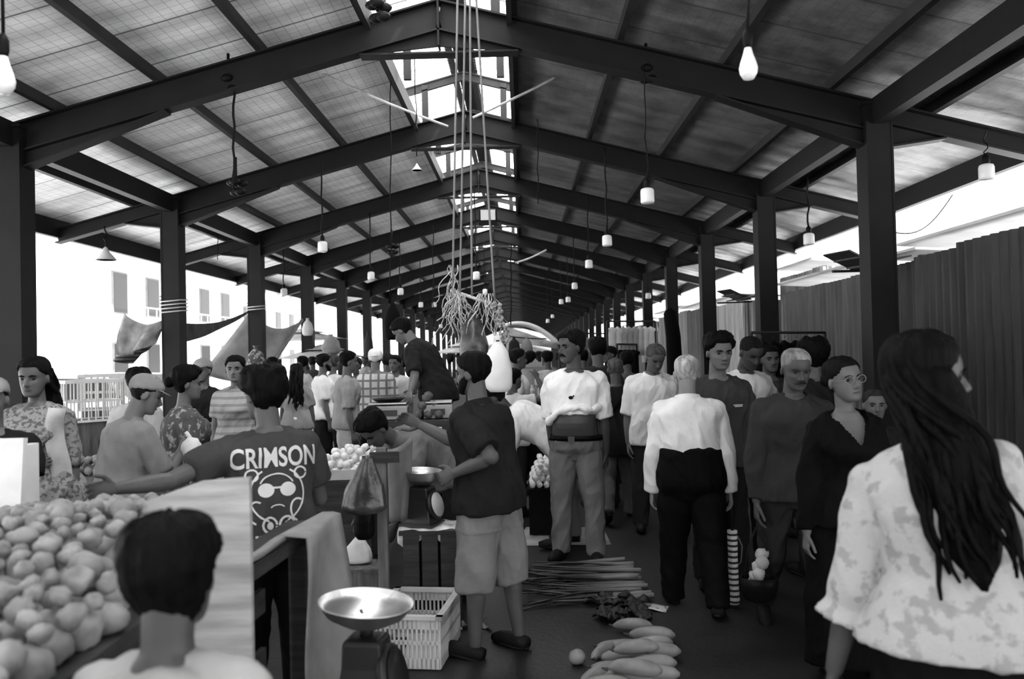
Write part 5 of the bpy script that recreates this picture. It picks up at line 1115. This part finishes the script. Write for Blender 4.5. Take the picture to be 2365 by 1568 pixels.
for i, (x, y, rz, zz, lab) in enumerate(((1462, 1448, -14, .036, 'gourd with a white sticker at the top of the floor pile'), (1505, 1468, -10, .036, None), (1500, 1492, 4, .04, None), (1428, 1490, 6, .036, None), (1515, 1510, 3, .036, None), (1440, 1516, 4, .036, None), (1502, 1536, 8, .04, None), (1425, 1542, -6, .036, None), (1510, 1560, -4, .036, None), (1450, 1566, 5, .04, None), (1392, 1506, 60, .034, None), (1385, 1560, 40, .034, None), (1470, 1500, 5, .10, None), (1466, 1546, -3, .10, None), (1400, 1580, 10, .04, None))):
    q_ = PZ(x, y, zz); o = bpy.data.objects.new('gourd', gpr[i % 4]); COL.objects.link(o); o.location = q_; o.rotation_euler = (r2.uniform(-1, 1), 0, R(rz)); o.scale = (r2.uniform(.9, 1.1),)*3
    tag(o, lab or 'long pale gourd in the pile on the aisle floor', 'gourd', 'gourds piled on the floor')
    s_ = bpy.data.objects.new('stem', tipm); COL.objects.link(s_); s_.parent = o
q_ = PZ(1333, 1517, .04); o = link('round_gourd', rnd_ball(3, .045, .042, .04, .06), gd); o.location = q_; tag(o, 'single round pale gourd left of the floor pile', 'gourd')
for i in range(9):
    q_ = PZ(1030+r2.uniform(-10, 95), 1440+r2.uniform(-8, 28), .004); d_ = r2.uniform(.02, .05)
    o = MB().grid(lambda u, v: V((d_*(u-.5)*2, d_*(v-.5), .012*math.sin(u*6+i)+.012)), 5, 3, thick=(0, 0, .002)).build('leaf_scrap', M((.5, .12, .3)[i % 3]), None, True); o.location = q_; o.rotation_euler.z = r2.uniform(0, 6); tag(o, 'scrap of leaf on the floor by the slatted crate', 'leaf scrap', 'scraps by the slatted crate')
# bag of tubers carried in the aisle, knitted roll of the old man, white bag of the man in a cap
gh_ = PPL['greyhair']; q_ = gh_['ml'] @ gh_['arm'][1][2] + V((0, 0, -.42)); o = empty('carrier_bag', 'open dark carrier bag of pale tubers in the grey-haired man\'s hand', 'bag', q_ - V((0, 0, .14)))
MB().loft([[V((w_*math.cos(t), w_*.7*math.sin(t), z)) for t in (2*math.pi*j/18 for j in range(18))] for z, w_ in ((0, .05), (.02, .09), (.10, .11), (.14, .108), (.14, .10), (.10, .10), (.03, .08))], caps=True).build('bag_body', M(.02, .35), o, True)
for s in (-1, 1): MB().tube([(s*.08, 0, .13), (s*.05, .02, .3), (0, .02, .42), ], .006, 6).build('handle', M(.03), o, True)
sp = [(q_ + V((r2.uniform(-.05, .05), r2.uniform(-.05, .03), -.06+.03*i)), 1.1) for i in range(7)]
scatter('tuber', 'pale tuber in the carrier bag in the aisle', 'tuber', 'tubers in the carrier bag', protos_of('tuber', M(.4), 3, .04, .034, .03, .2), sp, None, r2)
om = PPL['oldman']; wr = om['ml'] @ om['arm'][1][2]; hd = wr + V((.01, 0, -.09)); r = empty('furled_umbrella', 'furled umbrella in a striped knitted sleeve held by the old man', 'umbrella', hd - V((0, 0, .62)))
MB().tube([(0, 0, .0), (0, 0, .02), (0, 0, .12), (0, 0, .3), (0, 0, .46)], [.03, .036, .032, .030, .032], 16).build('sleeve', M(.65, pat='bands', pc=.08, ps=9, pw=.55), r, True)
MB().tube([(0, 0, .45), (0, 0, .68)], .010, 8).build('handle', M(.03, .4, bump=0), r, True); MB().tube([(.035, 0, .42), (.06, 0, .36), (.05, 0, .26), (.03, 0, .24)], .004, 6).build('loop', M(.2), r, True)
cmn = PPL['capman']; wr = cmn['ml'] @ cmn['arm'][1][2]
rb = empty('plastic_bag', 'small white plastic bag in the hand of the man in a cap', 'bag', wr + V((.06, 0, -.03))); MB().ball((0, 0, .04), (.06, .05, .07), 14, 10, f=lambda p: p*(1+.15*noise.noise(p*2))).build('bag_body', M(.7, .4), rb, True); MB().tube([(0, 0, .10), (-.03, 0, .14)], .012, 8).build('knot', M(.7, .4), rb, True)

# --- things tied to the columns
for i, (x, y, d, lab) in enumerate(((388, 722, 11.35, 'pale cord wound round the second left column'), (592, 716, 14.95, 'white cord tied round the third left column'))):
    p = P(x, y, d); c = V((XL, yf(1 if i == 0 else 2), p.z)); mb = MB()
    for j in range(4 if i == 0 else 2):
        q = [c + V((sx*.14, sy*.14, .05*j+.02*k_)) for k_, (sx, sy) in enumerate(((-1, -1), (1, -1), (1, 1), (-1, 1), (-1, -1)))]; mb.tube(q, .009, 5)
    tag(mb.build('cord_tie', M(.7), None, True), lab, 'cord')
for x, y0, y1, w, d, c, lab in ((592, 798, 862, .17, 14.7, .12, 'patterned bundle hung low on the third left column'), (711, 735, 775, .13, 18.4, .55, 'pale bundle hung on the fourth left column'), (851, 765, 822, .16, 25.4, .06, 'dark bundle hung on the sixth left column'), (765, 772, 818, .2, 17.2, .35, 'grey garment hung in the left opening past the fourth column')): sack(x, y0, y1, w, d, M(c, pat='blotch', pc=.4 if c == .12 else c, ps=16), lab, 'hanging_sack', 'bundle', False, x)
# ================================================================ LIGHT
w = bpy.data.worlds.new('sky'); SC.world = w; w.use_nodes = True
bg = w.node_tree.nodes['Background']; bg.inputs[0].default_value = (1, 1, 1, 1); bg.inputs[1].default_value = 3.0
s = bpy.data.lights.new('sun', 'SUN'); s.energy = 26; s.angle = R(3); so = bpy.data.objects.new('sun', s); COL.objects.link(so)
so.rotation_euler = V((-.5, .45, -.95)).to_track_quat('-Z', 'Y').to_euler()
vs = SC.view_settings; vs.view_transform = 'Standard'; vs.look = 'None'; vs.gamma = 1; vs.use_curve_mapping = False; vs.exposure = .1
SC.cycles.max_bounces = 6; SC.cycles.use_denoising = True
